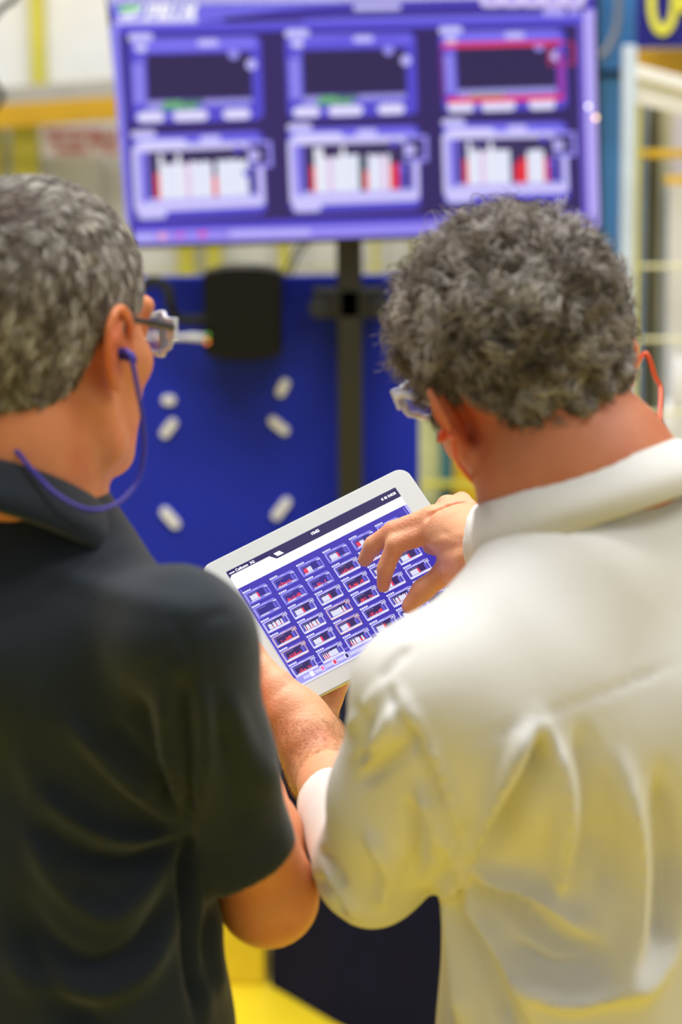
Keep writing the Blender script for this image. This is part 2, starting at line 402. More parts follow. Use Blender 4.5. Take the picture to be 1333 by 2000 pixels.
# ---------------- pole stand carrying the screen
st = empty('screen_stand', (W(684, 900, 4.86)[0], 4.92, W(600, 1398, 4.75)[2]+.026), 'black pole stand carrying the big screen in front of the blue board', 'stand')
px_ = W(684, 700, 4.86)[0]; stz = W(600, 1398, 4.75)[2]+.026
m_pole = mat('black_pole_paint', (38, 38, 34), rough=.35)
q = MB().box(px_-.026, px_+.026, 4.90, 4.955, stz+.02, W(0, 455, 4.86)[2], .008); q.build('pole', m_pole, st)
q = MB().box(px_-.22, px_+.25, 4.86, 4.98, stz, stz+.02, .006); q.build('base_plate', m_black, st)
z = W(0, 602, 4.86)[2]; q = MB().box(px_-.075, px_+.075, 4.9, 4.99, z-.03, z+.03, .004); q.build('wall_bracket', m_black, st)
for s in (-1, 1):
    p = W(684+s*62, 601, 4.86); q = MB().tube([p+np.array([0, .05, 0]), p+np.array([0, -.02, 0])], .019, 16); q.build('clamp_knob', m_soft, st)
z = W(0, 470, 4.86)[2]; q = MB().box(px_-.06, px_+.06, 4.885, 4.91, z+.03, z+.20, .004); q.build('mount_arm', m_black, st)
for dx in (-26, -14):
    q = MB().tube(spline([W(620+dx, 470, 4.9), W(598+dx, 500, 4.93), W(580+dx, 540, 4.96)], 5), .0025, 6); q.build('wire', m_soft, st)

# ---------------- screens
def plane_frame(pos, Rm):                 # pose given in (right, up, forward) of the camera
    return CAM+cv(pos), cv(Rm[0]), cv(Rm[1]), nrm(np.cross(cv(Rm[0]), cv(Rm[1])))
TVo, TVx, TVy, TVn = plane_frame((.0298, .7865, 4.715), ((.9945, .021, -.103), (-.062, .911, -.407)))
TBo, TBx, TBy, TBn = plane_frame((.00705, -.0731, 2.4128), ((.866, .433, .25), (-.5, .75, .432)))
TVx = nrm(TVx); TVy = nrm(TVy-TVx*(TVx@TVy)); TVn = nrm(np.cross(TVx, TVy)); TBx = nrm(TBx); TBy = nrm(TBy-TBx*(TBx@TBy)); TBn = nrm(np.cross(TBx, TBy))
def hit(px, py, o, x, y, n):
    v = _f+_r*((px-666.5)/FP)-_u*((py-1000.)/FP); t = ((o-CAM)@n)/(v@n); p = CAM+v*t-o; return p@x, p@y
def TP(px, py, off=0):                    # the tablet's face under a point of the view, `off` metres nearer
    a, b_ = hit(px, py, TBo, TBx, TBy, TBn); return TBo+TBx*a+TBy*b_+TBn*off
class Art:                                # flat coloured shapes of a display, in metres on its plane
    def __init__(s, o, x, y, n): s.o, s.x, s.y, s.n = o, x, y, n; s.mb = MB(); s.k = 0
    def poly(s, pts, col, lift=None):
        s.k += 1; l = .00004*(s.k if lift is None else lift); l = .0003+s.k*4e-7 if lift is None else l
        s.mb.add([s.o+s.x*a+s.y*b_+s.n*l for a, b_ in pts], [tuple(range(len(pts)))], lin(col)); return s
def quadpt(c, u, v):                      # c = TL, TR, BL, BR
    c = [np.array(p, float) for p in c]; return c[0]*(1-u)*(1-v)+c[1]*u*(1-v)+c[2]*(1-u)*v+c[3]*u*v
def rrect(u0, v0, u1, v1, ru, rv, n=4):
    o = []
    for cx_, cy_, a0 in ((u1-ru, v0+rv, -90), (u1-ru, v1-rv, 0), (u0+ru, v1-rv, 90), (u0+ru, v0+rv, 180)):
        for t in np.linspace(0, 90, n): a = R_(a0+t); o.append((cx_+ru*math.cos(a), cy_+rv*math.sin(a)))
    return o
tv = empty('wall_screen', TVo-TVy*.27, 'large flat screen on the pole showing six purple chart panels', 'screen')
q = MB().boxf(TVo-TVn*.022, TVx*.4735, TVy*.272, TVn*.021, .006); q.build('housing', m_black, tv)
q = MB().boxf(TVo-TVn*.06+TVy*-.02, TVx*.25, TVy*.16, TVn*.03, .01); q.build('rear_cover', m_black, tv)
A = Art(TVo, TVx, TVy, TVn)
hp = lambda x, y: hit(x, y, TVo, TVx, TVy, TVn)
A.poly([(-.465, -.2615), (.465, -.2615), (.465, .2615), (-.465, .2615)], (70, 62, 196))
def ap(pts, col): A.poly([hp(x, y) for x, y in pts][::-1], col)
ap([(205, -80), (1160, -90), (1162, -2), (213, 10)], (226, 222, 255))
ap([(213, 12), (1162, -6), (1164, 40), (226, 60)], (120, 112, 236))
ap([(380, 45), (560, 16), (700, 4), (1162, -8), (1163, 14), (1000, 15), (560, 40)], (66, 54, 176))
ap([(440, 33), (590, 28), (592, 40), (440, 45)], (40, 28, 96))
ap([(590, 22), (1150, 12), (1150, 24), (590, 36)], (52, 40, 140))
ap([(226, 52), (1150, 34), (1150, 46), (228, 64)], (86, 76, 214))
ap([(214, 48), (232, 48), (268, 440), (248, 440)], (138, 130, 238))
ap([(1140, 20), (1162, 20), (1172, 440), (1148, 440)], (182, 168, 248))
ap([(240, 68), (1134, 48), (1146, 418), (262, 440)], (44, 30, 100))
ap([(232, 64), (240, 64), (264, 440), (256, 440)], (58, 46, 172)); ap([(1128, 44), (1140, 44), (1150, 424), (1138, 424)], (104, 84, 200))
ap([(256, 436), (1146, 414), (1150, 430), (262, 452)], (74, 62, 200))
ap([(262, 452), (1168, 424), (1170, 446), (264, 477)], (146, 134, 244))
# logo plate: green swoosh and slanted white lettering
ap([(222, 42), (236, 36), (384, 32), (386, 44), (224, 47)], (206, 200, 255))
ap([(226, 19), (240, 12), (262, 10), (280, 12), (272, 20), (240, 23)], (130, 224, 120))
ap([(230, 28), (262, 22), (284, 8), (276, 26), (252, 36), (236, 33)], (236, 240, 255))
def letters(x0, y0, sc_, txt, col, f, slant=.25, th=.22, dy=0.0):
    seg = {'P': ((0, 0, 0, 1), (0, 0, .7, 0), (.7, 0, .7, .5), (0, .5, .7, .5)), 'R': ((0, 0, 0, 1), (0, 0, .7, 0), (.7, 0, .7, .5), (0, .5, .7, .5), (.3, .5, .75, 1)),
           'I': ((.3, 0, .3, 1),), 'S': ((.7, 0, 0, 0), (0, 0, 0, .5), (0, .5, .7, .5), (.7, .5, .7, 1), (.7, 1, 0, 1)), 'M': ((0, 1, 0, 0), (0, 0, .4, .6), (.4, .6, .8, 0), (.8, 0, .8, 1)),
           'A': ((0, 1, .4, 0), (.4, 0, .8, 1), (.2, .65, .6, .65))}
    for i, ch in enumerate(txt):
        for a, b_, c, d in seg[ch]:
            p = np.array((x0+(i*1.15+a+slant*(1-b_))*sc_*.9, y0+b_*sc_+dy*i)); r = np.array((x0+(i*1.15+c+slant*(1-d))*sc_*.9, y0+d*sc_+dy*i))
            t = nrm(r-p); nn = np.array((-t[1], t[0]))*th*sc_/2; p = p-t*th*sc_/2; r = r+t*th*sc_/2; f([tuple(p-nn), tuple(r-nn), tuple(r+nn), tuple(p+nn)], col)
letters(288, 13, 23, 'PRIM', (246, 246, 255), ap, th=.34, dy=-.5)
def pill(f, x0, y0, x1, y1, col, sk=0.):
    r = (y1-y0)/2; f([(x, y+sk*(x-x0)) for x, y in rrect(x0, y0, x1, y1, min(r, (x1-x0)/2), r)], col)
pill(ap, 690, 9, 784, 21, (196, 190, 250), -.02)
for i in range(5):
    x = 938+i*40; f_ = rrect(x, -18, x+46, 14, 12, 10); ap(f_, (214, 200, 250)); ap(rrect(x+13, -10, x+31, 4, 3, 3), (170, 150, 238))
pill(ap, 1060, 16, 1106, 31, (176, 164, 246)); pill(ap, 1112, 16, 1132, 30, (160, 150, 236))
for i, (x, c) in enumerate(((318, (240, 170, 200)), (352, (196, 100, 214)), (396, (214, 80, 190)), (438, (150, 130, 230)), (535, (170, 160, 240)))): ap(rrect(x-10, 455-i*2, x+10, 468-i*2, 10, 6), c)
pill(ap, 448, 450, 608, 463, (184, 176, 252), -.02); pill(ap, 262, 458, 305, 470, (184, 176, 252), -.02)
def tvpanel(c, kind, seed):
    r = np.random.RandomState(seed)
    P = lambda pts, col: ap([tuple(quadpt(c, u, v)) for u, v in pts], col)
    pl = lambda u0, v0, u1, v1, col: P(rrect(u0, v0, u1, v1, (v1-v0)*.35, (v1-v0)*.5), col)
    rd = lambda u0, v0, u1, v1, col: P([(u0, v0), (u1, v0), (u1, v1), (u0, v1)], col)
    P(rrect(0, 0, 1, 1, .06, .09), (80, 70, 206)); P(rrect(.02, .02, .97, .17, .05, .07), (122, 112, 240))
    pl(.0, -.05, .19, .045, (200, 196, 252)); pl(.52, .04, .68, .12, (196, 190, 255))
    if kind < 2:
        rd(.13, .2, .92, .72, (40, 30, 84)); pl(.05, .08, .14, .16, (214, 210, 255)); pl(.05, .21, .13, .28, (110, 100, 224))
        for k in range(11): pl(.02, .3+k*.043, .115, .335+k*.043, (146, 138, 244))
        rd(.12, .72, .92, .78, (58, 48, 150))
        for k in range(24): rd(.125+k*.033, .73 if kind else .74, .15+k*.033, .79, (176, 170, 240) if not (3 < k < 13 and not kind) else ((120, 190, 120) if k < 8 else (86, 130, 110)))
        rd(.22, .79, .5, .84, (100, 176, 96) if not kind else (120, 170, 100))
        rd(.12, .79, .22, .84, (150, 144, 240)); rd(.5, .79, .9, .83, (120, 112, 226))
        for u0, u1 in ((.04, .25), (.31, .58), (.69, .9)): pl(u0, .86, u1, .98, (224, 220, 255))
        P(rrect(.75, .17, .83, .28, .04, .055), (156, 148, 246)); P(rrect(.88, .28, .96, .41, .04, .06), (190, 184, 255)); rd(.93, .2, 1.0, .42, (40, 30, 84)) if 0 else None
        if kind == 1:
            rd(.02, .15, .97, .215, (226, 50, 110)); rd(.04, .82, .97, .89, (236, 44, 90)); rd(.0, .2, .03, .85, (110, 44, 150)); rd(.93, .3, .985, .85, (150, 50, 160))
            for a in ((.86, .18, 1.07, .2), (.86, .44, 1.07, .46), (.86, .18, .88, .46), (1.05, .18, 1.07, .46)): rd(*a, (190, 40, 100))
            for u0, u1 in ((.04, .25), (.31, .58), (.69, .9)): pl(u0, .9, u1, 1.0, (224, 220, 255))
        return
    P(rrect(.0, .12, .99, .9, .04, .06), (206, 200, 254)); rd(.03, .2, .95, .8, (112, 102, 226)); rd(.12, .2, .93, .74, (42, 30, 84))
    rd(.03, .2, .06, .8, (180, 174, 250))
    for k in range(9): pl(.065, .25+k*.055, .115, .295+k*.055, (110, 100, 220))
    pl(.04, .07, .42, .17, (214, 210, 255)); pl(.02, .88, .24, .98, (200, 196, 252))
    bars = {2: '1222.23.222rr22.'[:0]+'rWwwwWwpwwwwwRwwwwwwwv', 3: 'rWWwpwwWwwwgRwwwpwrrvv', 4: 'rWwwpwWwwwwdRrrwwwwrvv'}[kind]
    n_ = len(bars); w_ = .74/n_
    for k, ch in enumerate(bars):
        top = {'W': .24, 'w': .33+.03*r.rand(), 'r': .45, 'R': .52, 'p': .36, 'g': .4, 'd': .5, 'v': .5, '.': .7}[ch]
        col = {'W': (238, 240, 255), 'w': (232, 236, 255), 'r': (232, 36, 60), 'R': (236, 40, 50), 'p': (230, 196, 236), 'g': (30, 96, 96), 'd': (44, 32, 110), 'v': (80, 68, 180), '.': (42, 30, 84)}[ch]
        rd(.165+k*w_, top, .165+(k+.94)*w_, .76, col)
    rd(.1, .76, .93, .79, (196, 192, 250))
    for a in ((.88, .13, 1.06, .17), (.88, .4, 1.06, .44), (.88, .13, .9, .44), (1.03, .13, 1.06, .44)): rd(*a, (150, 142, 246))
    rd(.9, .17, 1.03, .4, (44, 32, 100)); P(rrect(.88, .24, .97, .36, .04, .06), (196, 190, 255)); P(rrect(.77, .17, .84, .26, .035, .045), (84, 72, 206)); P(rrect(.83, .46, .9, .55, .035, .045), (104, 94, 214))
for c, k, s in ((((250, 74), (510, 68), (258, 243), (516, 234)), 0, 1), (((556, 66), (812, 61), (563, 233), (817, 224)), 0, 2), (((857, 60), (1104, 54), (866, 220), (1110, 212)), 1, 3),
                (((256, 264), (514, 254), (265, 432), (522, 418)), 2, 4), (((561, 250), (820, 243), (568, 418), (823, 408)), 3, 5), (((863, 240), (1109, 237), (868, 400), (1115, 392)), 4, 6)): tvpanel(c, k, s)
A.mb.build('display', attr_mat('display_glow', emit=1.0, rough=.35, spec=.2), tv, usecol=True)
p = TVo+TVx*.4690-TVy*.0+TVn*.004
q = MB()
for (x, y, r, c) in ((1164, 229, .0042, (255, 214, 176)), (1150, 207, .0034, (236, 232, 255))):  # highlights on the screen's right bezel, added as small glowing discs
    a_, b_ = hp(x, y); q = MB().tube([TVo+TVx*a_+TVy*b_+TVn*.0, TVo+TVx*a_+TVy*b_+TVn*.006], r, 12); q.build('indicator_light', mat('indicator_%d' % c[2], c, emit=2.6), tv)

# ---------------- tablet
tb = empty('tablet_computer', TBo-TBn*.005, 'white framed tablet tilted left, its screen full of small charts', 'tablet')
def rr3(hw, hh, r, n=8):
    o = []
    for cx_, cy_, a0 in ((hw-r, hh-r, 0), (-hw+r, hh-r, 90), (-hw+r, -hh+r, 180), (hw-r, -hh+r, 270)):
        for t in np.linspace(0, 90, n): a = R_(a0+t); o.append((cx_+r*math.cos(a), cy_+r*math.sin(a)))
    return o
rings = [(0.1187, .0907, .0118, 0.0), (.1196, .0916, .0124, -.0006), (.1205, .0925, .013, -.0022), (.1200, .0920, .0126, -.0045), (.1165, .0885, .010, -.0078), (.108, .080, .006, -.0092)]
V = []; 
for hw_, hh_, r_, z_ in rings: V += [TBo+TBx*a+TBy*b_+TBn*z_ for a, b_ in rr3(hw_, hh_, r_)]
n = 32; F = [tuple(range(2*n, 3*n))][:0]+[(k*n+i, (k+1)*n+i, (k+1)*n+(i+1) % n, k*n+(i+1) % n) for k in range(1, 5) for i in range(n)]+[tuple(range(5*n, 6*n))[::-1], tuple(range(n, 2*n))]
raw('back_shell', V, F, mat('brushed_aluminium', (200, 202, 206), rough=.3, metal=.9), tb, smooth=False)
V = []
for hw_, hh_, r_, z_ in ((.1192, .0912, .0122, -.0007), (.1192, .0912, .0122, -.0002), (.1188, .0908, .0118, 0.0)): V += [TBo+TBx*a+TBy*b_+TBn*z_ for a, b_ in rr3(hw_, hh_, r_)]
raw('white_bezel', V, [(k*n+i, (k+1)*n+i, (k+1)*n+(i+1) % n, k*n+(i+1) % n) for k in (0, 1) for i in range(n)]+[tuple(range(2*n, 3*n)), tuple(range(n))[::-1]], mat('white_glass_bezel', (192, 196, 194), rough=.3, var=.01), tb)
A = Art(TBo, TBx, TBy, TBn)
def tq(pts, col): A.poly([((u-.5)*.197, (.5-v)*.148) for u, v in pts][::-1], col)
def tr(u0, v0, u1, v1, col): tq([(u0, v0), (u1, v0), (u1, v1), (u0, v1)], col)
tr(0, 0, 1, 1, (190, 184, 244)); tr(.004, .15, .985, .995, (66, 54, 178)); tr(.0, 0, 1, .082, (50, 42, 92)); tr(0, 0, .24, .05, (44, 36, 96))
tq([(.015, .04), (.235, .04), (.262, .082), (1, .082), (1, .155), (.0, .155), (.0, .06)], (255, 255, 255)); tq([(.26, .036), (.295, .036), (.31, .068), (.272, .068)], (255, 255, 255))
tr(.012, .17, .016, .9, (150, 140, 232)); tr(.972, .165, .976, .9, (150, 140, 232)); tr(.012, .905, .976, .911, (150, 140, 232))
tr(.0, .93, 1, .985, (160, 154, 236)); tr(0, .985, 1, 1, (226, 224, 250))
for i, (u, c, w_) in enumerate(((.02, None, .05), (.085, (250, 250, 255), .04), (.145, (236, 120, 190), .05), (.215, (230, 50, 90), .05), (.285, (44, 34, 110), .15), (.47, (44, 34, 110), .13))):
    if c: tr(u, .935, u+.022, .975, (230, 226, 255)); tr(u+.004, .94, u+.018, .97, c)
    for k in range(int(w_/.011)): tr(u+.028+k*.011, .945, u+.036+k*.011, .968, (224, 222, 255))
def tpanel(cu, cv_, seed, style, hot=None):
    r = np.random.RandomState(seed); w_, h_ = .128, .098; u0, v0 = cu-w_/2, cv_-h_/2
    P = lambda pts, col: tq([(u0+a*w_, v0+b_*h_) for a, b_ in pts], col)
    rd = lambda a, b_, c, d, col: P([(a, b_), (c, b_), (c, d), (a, d)], col)
    fr = {0: (150, 144, 236), 1: (222, 218, 255), 2: (246, 190, 150), 3: (236, 60, 140)}[style]
    for k in range(4): rd(k*.09, -.1, k*.09+.07, .04, (236, 236, 255))
    P(rrect(.02, .02, .97, .17, .04, .07), (134, 126, 230)); rd(.4, .06, .6, .11, (190, 186, 250))
    P(rrect(.0, .12, 1, 1, .05, .08), (150, 144, 236) if style == 0 else fr); rd(.025, .17, .975, .93, (110, 102, 222)); rd(.025, .84, .975, .96, (226, 222, 255) if style else (130, 122, 228))
    rd(.12, .22, .93, .8, (52, 40, 140) if style in (0, 3) else (50, 34, 96)); rd(.12, .84, .5, .9, (240, 240, 255)); rd(.7, .84, .92, .9, (250, 240, 230))
    rd(.03, .2, .05, .8, (200, 196, 255)); rd(.06, .24, .1, .8, (84, 74, 190))
    n_ = 16; bw = .62/n_; mode = r.choice(3) if hot is None else hot; run = 'w'; y = .5
    for k in range(n_):
        if mode == 0: ch = 'w' if r.rand() > .22 else 'r'; t = .36+.06*r.rand() if ch == 'w' else .45+.2*r.rand()
        elif mode == 1: ch = 'r' if r.rand() > .25 else '.'; t = .5+.25*r.rand()
        elif mode == 2: ch = ('w' if k < 8 else ('r' if k < 10 else '.')); t = .38+.04*r.rand()
        elif mode == 4: ch = ('r' if k < 4 else 'w' if k < 9 else '.'); t = .42+.03*r.rand()
        else: ch = '.'; t = .7
        if ch != '.': rd(.15+k*bw, t, .15+(k+.92)*bw, .8, (228, 230, 255) if ch == 'w' else (240, 60, 90))
    rd(.15, .79, .78, .815, (180, 170, 200)); rd(.12, .3, .5, .315, (190, 186, 250)); rd(.79, .35, .9, .8, (100, 92, 210))
    if style:
        for a in ((.86, .08, 1.06, .12), (.86, .32, 1.06, .36), (.86, .08, .88, .36), (1.035, .08, 1.06, .36)): rd(*a, fr)
        rd(.88, .12, 1.035, .32, (60, 48, 160)); rd(.9, .18, 1.02, .27, (230, 226, 255))
    else: rd(.84, .2, 1.0, .28, (226, 222, 255)); rd(.78, .2, .8, .24, (226, 222, 255))
for c in range(6):
    for r_ in range(6):
        st_ = 0 if r_ == 0 or (c, r_) in ((0, 1), (1, 1), (2, 1)) else 1
        if (c, r_) in ((0, 3), (0, 4), (2, 3), (2, 4), (4, 1)): st_ = 2
        if (c, r_) == (5, 1): st_ = 3
        hot = {(0, 0): 2, (1, 0): 1, (2, 0): 4, (3, 0): 2, (4, 0): 4, (5, 0): 3, (0, 1): 3, (1, 1): 1, (2, 1): 1, (0, 3): 1}.get((c, r_))
        tpanel(.08+c*.155, .252+r_*.1262, 31+c*7+r_, st_, hot)
A.mb.build('display', attr_mat('tablet_glow', emit=1.05, rough=.2, spec=.3), tb, usecol=True)
def text3(name, s, o, x, y, n, size, m, parent, shear=0, ext=0.0, bold=0.0):
    cu = bpy.data.curves.new(name, 'FONT'); cu.body = s; cu.size = 1; cu.shear = shear; cu.extrude = ext; cu.offset = bold
    ob = bpy.data.objects.new(name, cu); S.collection.objects.link(ob)
    me = bpy.data.meshes.new_from_object(ob.evaluated_get(bpy.context.evaluated_depsgraph_get())); bpy.data.objects.remove(ob)
    V = np.array([v.co[:] for v in me.vertices]); F = [tuple(p.vertices) for p in me.polygons]
    V = o+V[:, :1]*size*x+V[:, 1:2]*size*y+V[:, 2:]*n; return raw(name, V, F, m, parent)
m_txt = mat('glowing_text', (245, 245, 255), emit=1.0)
def ts(u, v, off=.0006): return TBo+TBx*(u-.5)*.197+TBy*(.5-v)*.148+TBn*off
text3('status_text', 'Cellcom  3G', ts(.045, .033), TBx, TBy, TBn, .0042, m_txt, tb, bold=.01)
text3('status_text', '10:02', ts(.482, .043), TBx, TBy, TBn, .0044, m_txt, tb, bold=.02)
q = MB()
for i in range(5): q.boxf(ts(.012+i*.006, .026), TBx*.0005, TBy*.0005, TBn*.0001)
q.build('signal_dots', m_txt, tb)
for u, w_ in ((.905, .0008), (.925, .0013), (.944, .0006), (.968, .0030)): MB().boxf(ts(u, .04), TBx*w_, TBy*.0012, TBn*.0001).build('status_icon', m_txt, tb)
q = MB().boxf(ts(.968, .04, .0008), TBx*.0014, TBy*.0006, TBn*.0001); q.build('battery_gap', m_black, tb)

# ---------------- right side: teal column, sign, machine frame
YC = 6.0
col = empty('steel_column', (W(1200, 0, YC)[0], YC, 0), 'teal blue steel column to the right of the screen', 'column')
q = MB(); p0 = W(1160, 0, YC)[0]; p1 = W(1262, 0, YC)[0]; q.box(p0, p1, YC, YC+.14, 0, 3.4, .005); q.build('shaft', m_teal, col)
q = MB(); z = W(0, 151, YC)[2]; q.box(p0-.002, p1+.002, YC-.006, YC+.14, z-.006, z+.006, .001); q.build('joint_band', m_navy, col)
q = MB(); pa = W(1163, 0, YC-.03); q.box(pa[0]-.012, pa[0]+.006, YC-.05, YC-.005, .5, 3.2, .002); q.build('cable_channel', mat('dull_green_channel', (84, 96, 90), rough=.6), col)
q = MB().tube(spline([W(x, y, 5.9) for x, y in ((1168, 112), (1184, 100), (1200, 70), (1208, 30), (1208, -20), (1196, -60))], 6), .0085)
tag(q.build('grey_hose', mat('grey_hose_skin', (128, 132, 140), rough=.5), smooth=True), 'grey hose curving down in front of the teal column', 'hose')
sg = empty('number_sign', W(1300, 92, 5.7), 'navy sign with large yellow numerals at the top right corner', 'sign')
a = W(1243, 93, 5.7); c_ = W(1560, -190, 5.7); q = MB().box(a[0], c_[0], 5.7, 5.72, a[2], c_[2], .002); q.build('sign_board', mat('navy_sign_paint', (22, 20, 122), rough=.4), sg)
bl = W(1262, 70, 5.7); sz = (70+65)/FP*5.7
text3('numeral', '0', np.array([W(1262, 0, 5.7)[0], 5.695, bl[2]+.004]), np.array([.68, 0, 0]), np.array([0, 0, 1.]), np.array([0, -1., 0]), sz*1.42, mat('sign_yellow', (226, 222, 70), rough=.4), sg, ext=.003, bold=.006)
text3('numeral', '4', np.array([W(1319, 0, 5.7)[0], 5.695, bl[2]+.004]), np.array([.82, 0, 0]), np.array([0, 0, 1.]), np.array([0, -1., 0]), sz*1.42, MATS['sign_yellow'], sg, ext=.003, bold=.006)
q = MB(); a = W(1245, 168, 5.8); c_ = W(1560, 94, 5.8); q.box(a[0], c_[0], 5.8, 5.95, a[2], c_[2], .003)
tag(q.build('ochre_panel', mat('ochre_steel', (222, 176, 50), rough=.5)), 'ochre machine header panel directly below the navy sign', 'panel')
fr = empty('machine_guard', (W(1290, 0, 5.5)[0], 5.5, 0), 'white and yellow machine guard frame at the right edge', 'guard')
m_pale = mat('pale_blue_steel', (196, 212, 232), rough=.35)
p0 = W(1217, 0, 5.5)[0]; p1 = W(1243, 0, 5.5)[0]; q = MB().box(p0+.004, p1+.004, 5.5, 5.54, 0, W(0, 97, 5.5)[2], .003); q.build('corner_post', m_pale, fr)
q = MB(); a = W(1242, 139, 5.5); b_ = W(1520, 214, 5.5); d = (b_-a)/2; q.boxf((a+b_)/2+np.array([0, .02, 0]), (d[0], 0, d[2]), (0, .02, 0), (0, 0, .016), .003); q.build('top_rail', m_white, fr)
q = MB(); a = W(1240, 172, 5.51); b_ = W(1520, 236, 5.51); d = (b_-a)/2; q.boxf((a+b_)/2+np.array([0, .02, 0]), (d[0], 0, d[2]), (0, .015, 0), (0, 0, .034), .003); q.build('header_strip', m_white, fr)
for x, w_, m, y0 in ((1250, 7, m_yel2, 180),):
    a = W(x-w_, 0, 5.52)[0]; b_ = W(x+w_, 0, 5.52)[0]; q = MB().box(a, b_, 5.52, 5.55, 0, W(0, y0, 5.52)[2], .003); q.build('post', m, fr)
for y in (515, 658, 802, 960):
    q = MB(); wbox(q, 1250, y, 1520, y+9, 5.53, .012, .002); q.build('wire_rail', mat('cream_wire', (224, 222, 180), rough=.5), fr)
for y, x0 in ((300, 1254), (352, 1300)):
    q = MB(); wbox(q, x0, y-9, 1520, y+9, 5.6, .04, .004); q.build('yellow_bar', m_yel, fr)
mc = empty('press_machine', (W(1330, 0, 6.2)[0], 6.2, 0), 'pale machine with coloured uprights inside the guard at the right', 'machine')
for x0, x1, m, nm, y0, YY in ((1246, 1270, m_white, 'upright', 205, 6.2), (1266, 1278, m_teal, 'upright', 205, 6.25), (1280, 1296, mat('bronze_steel', (166, 150, 84), rough=.5), 'upright', 205, 6.2), (1296, 1318, mat('sand_steel', (214, 210, 176), rough=.5), 'upright', 205, 6.15), (1312, 1500, m_white, 'white_cover', 372, 6.05), (1318, 1500, mat('pink_white', (228, 218, 220), rough=.5), 'rear_cover', 190, 6.4)):
    q = MB(); a = W(x0, 0, YY)[0]; b_ = W(x1, 0, YY)[0]; q.box(a, b_, YY, YY+.08, 0, W(0, y0, YY)[2], .006); q.build(nm, m, mc)
for x, y, rx, ry in ((1326, 748, 15, 54), (1305, 828, 14, 48)):
    p = W(x, y, 5.95); V, F = [], []
    nn = 20
    for j in range(9):
        ph = math.pi*j/8
        for i in range(nn): t = 2*math.pi*i/nn; V.append((p[0]+rx/FP*5.95*math.sin(ph)*math.cos(t), p[1]+.02*math.sin(ph)*math.sin(t), p[2]+ry/FP*5.95*math.cos(ph)))
    F = [(j*nn+i, j*nn+(i+1) % nn, (j+1)*nn+(i+1) % nn, (j+1)*nn+i) for j in range(8) for i in range(nn)]
    o = raw('polished_cap', V, F, mat('bright_enamel', (248, 248, 252), rough=.15), mc, smooth=True)

# area right of the board: guard seen between the tablet and the right man
gd = empty('mesh_guard', (W(880, 0, 5.9)[0], 5.9, 0), 'guard fence with teal and yellow posts between tablet and right man', 'guard')
for x0, x1, m, nm, YY in ((818, 862, mat('straw_panel', (198, 200, 140), rough=.6, var=.15), 'panel', 5.92), (862, 886, mat('deep_teal_steel', (44, 104, 116), rough=.5), 'post', 5.88), (886, 960, m_yel, 'panel', 5.92)):
    q = MB(); a = W(x0, 0, YY)[0]; b_ = W(x1, 0, YY)[0]; q.box(a, b_, YY, YY+.03, 0, W(0, 500, YY)[2], .003); q.build(nm, m, gd)
q = MB(); wbox(q, 820, 940, 960, 952, 5.86, .015, .002); q.build('cross_rail', m_yel2, gd)

# ---------------- low things under the board
f1 = G(530, 1926); f2 = G(650, 1996); f3 = G(900, 2120); f4 = f3+np.array([.25, .9, 0]); f5 = np.array([f1[0]+.1, YB-.06, 0]); top = W(600, 1398, 4.75)[2]
base = [f1, f2, f3, f4, f5]; V = [(p[0], p[1], 0.0) for p in base]+[(p[0], p[1], top) for p in base]
cb = empty('base_cabinet', f1, 'dark navy cabinet standing on the yellow floor below the board', 'cabinet')
raw('cabinet_body', V, [(4, 3, 2, 1, 0), (5, 6, 7, 8, 9)]+[(i, (i+1) % 5, (i+1) % 5+5, i+5) for i in range(5)], m_navy, cb)
q = MB(); zz = W(600, 1388, 4.7)[2]
V = [(p[0], p[1], top) for p in base]; c0 = np.mean(np.array(V), 0); V = [tuple(c0+(np.array(v)-c0)*1.03) for v in V]; V += [(v[0], v[1], top+.025) for v in V]
raw('cabinet_top', V, [(4, 3, 2, 1, 0), (5, 6, 7, 8, 9)]+[(i, (i+1) % 5, (i+1) % 5+5, i+5) for i in range(5)], m_black, cb)
yb = G(530, 1926)
q = MB().box(G(330, 1926)[0], yb[0]-.012, yb[1]+.01, yb[1]+.2, 0, W(0, 1500, yb[1])[2], .006)
tag(q.build('yellow_bollard_box', m_yel if 0 else mat('bright_yellow_steel', (232, 204, 44), rough=.5)), 'yellow steel box beside the navy cabinet, below the left man\'s elbow', 'box')
# ================================================================== PEOPLE
m_skinA = skin_mat('tanned_skin', (222, 146, 98), (212, 108, 76))
m_skinB = skin_mat('ruddy_skin', (222, 160, 120), (208, 104, 76))
class Head:
    def __init__(s, o, up, yaw, sc=1.0, fw=None):
        up = nrm(up); f = np.array([0, 1., 0]) if fw is None else np.asarray(fw, float); f = nrm(f-up*(f@up)); r = np.cross(f, up)
        s.f = f*math.cos(yaw)+r*math.sin(yaw); s.r = np.cross(s.f, up); s.u = up; s.o = np.asarray(o); s.k = sc; s.out = .30
        s.M = np.stack([s.r, s.f, s.u], 1)
    def p(s, x, y, z): return s.o+(s.r*x+s.f*y+s.u*z)*s.k
    def loc(s, P): return (P-s.o)@s.M/s.k
    def e(s, x, y, z, a, b, c, M=None): return el(s.p(x, y, z), np.array((a, b, c))*s.k, s.M if M is None else s.M@M)
    def c(s, a, b, ra, rb=None): return rc(s.p(*a), s.p(*b), ra*s.k, (rb if rb is not None else ra)*s.k)
def rotM(ax, a):
    return np.array(Matrix.Rotation(a, 3, ax))
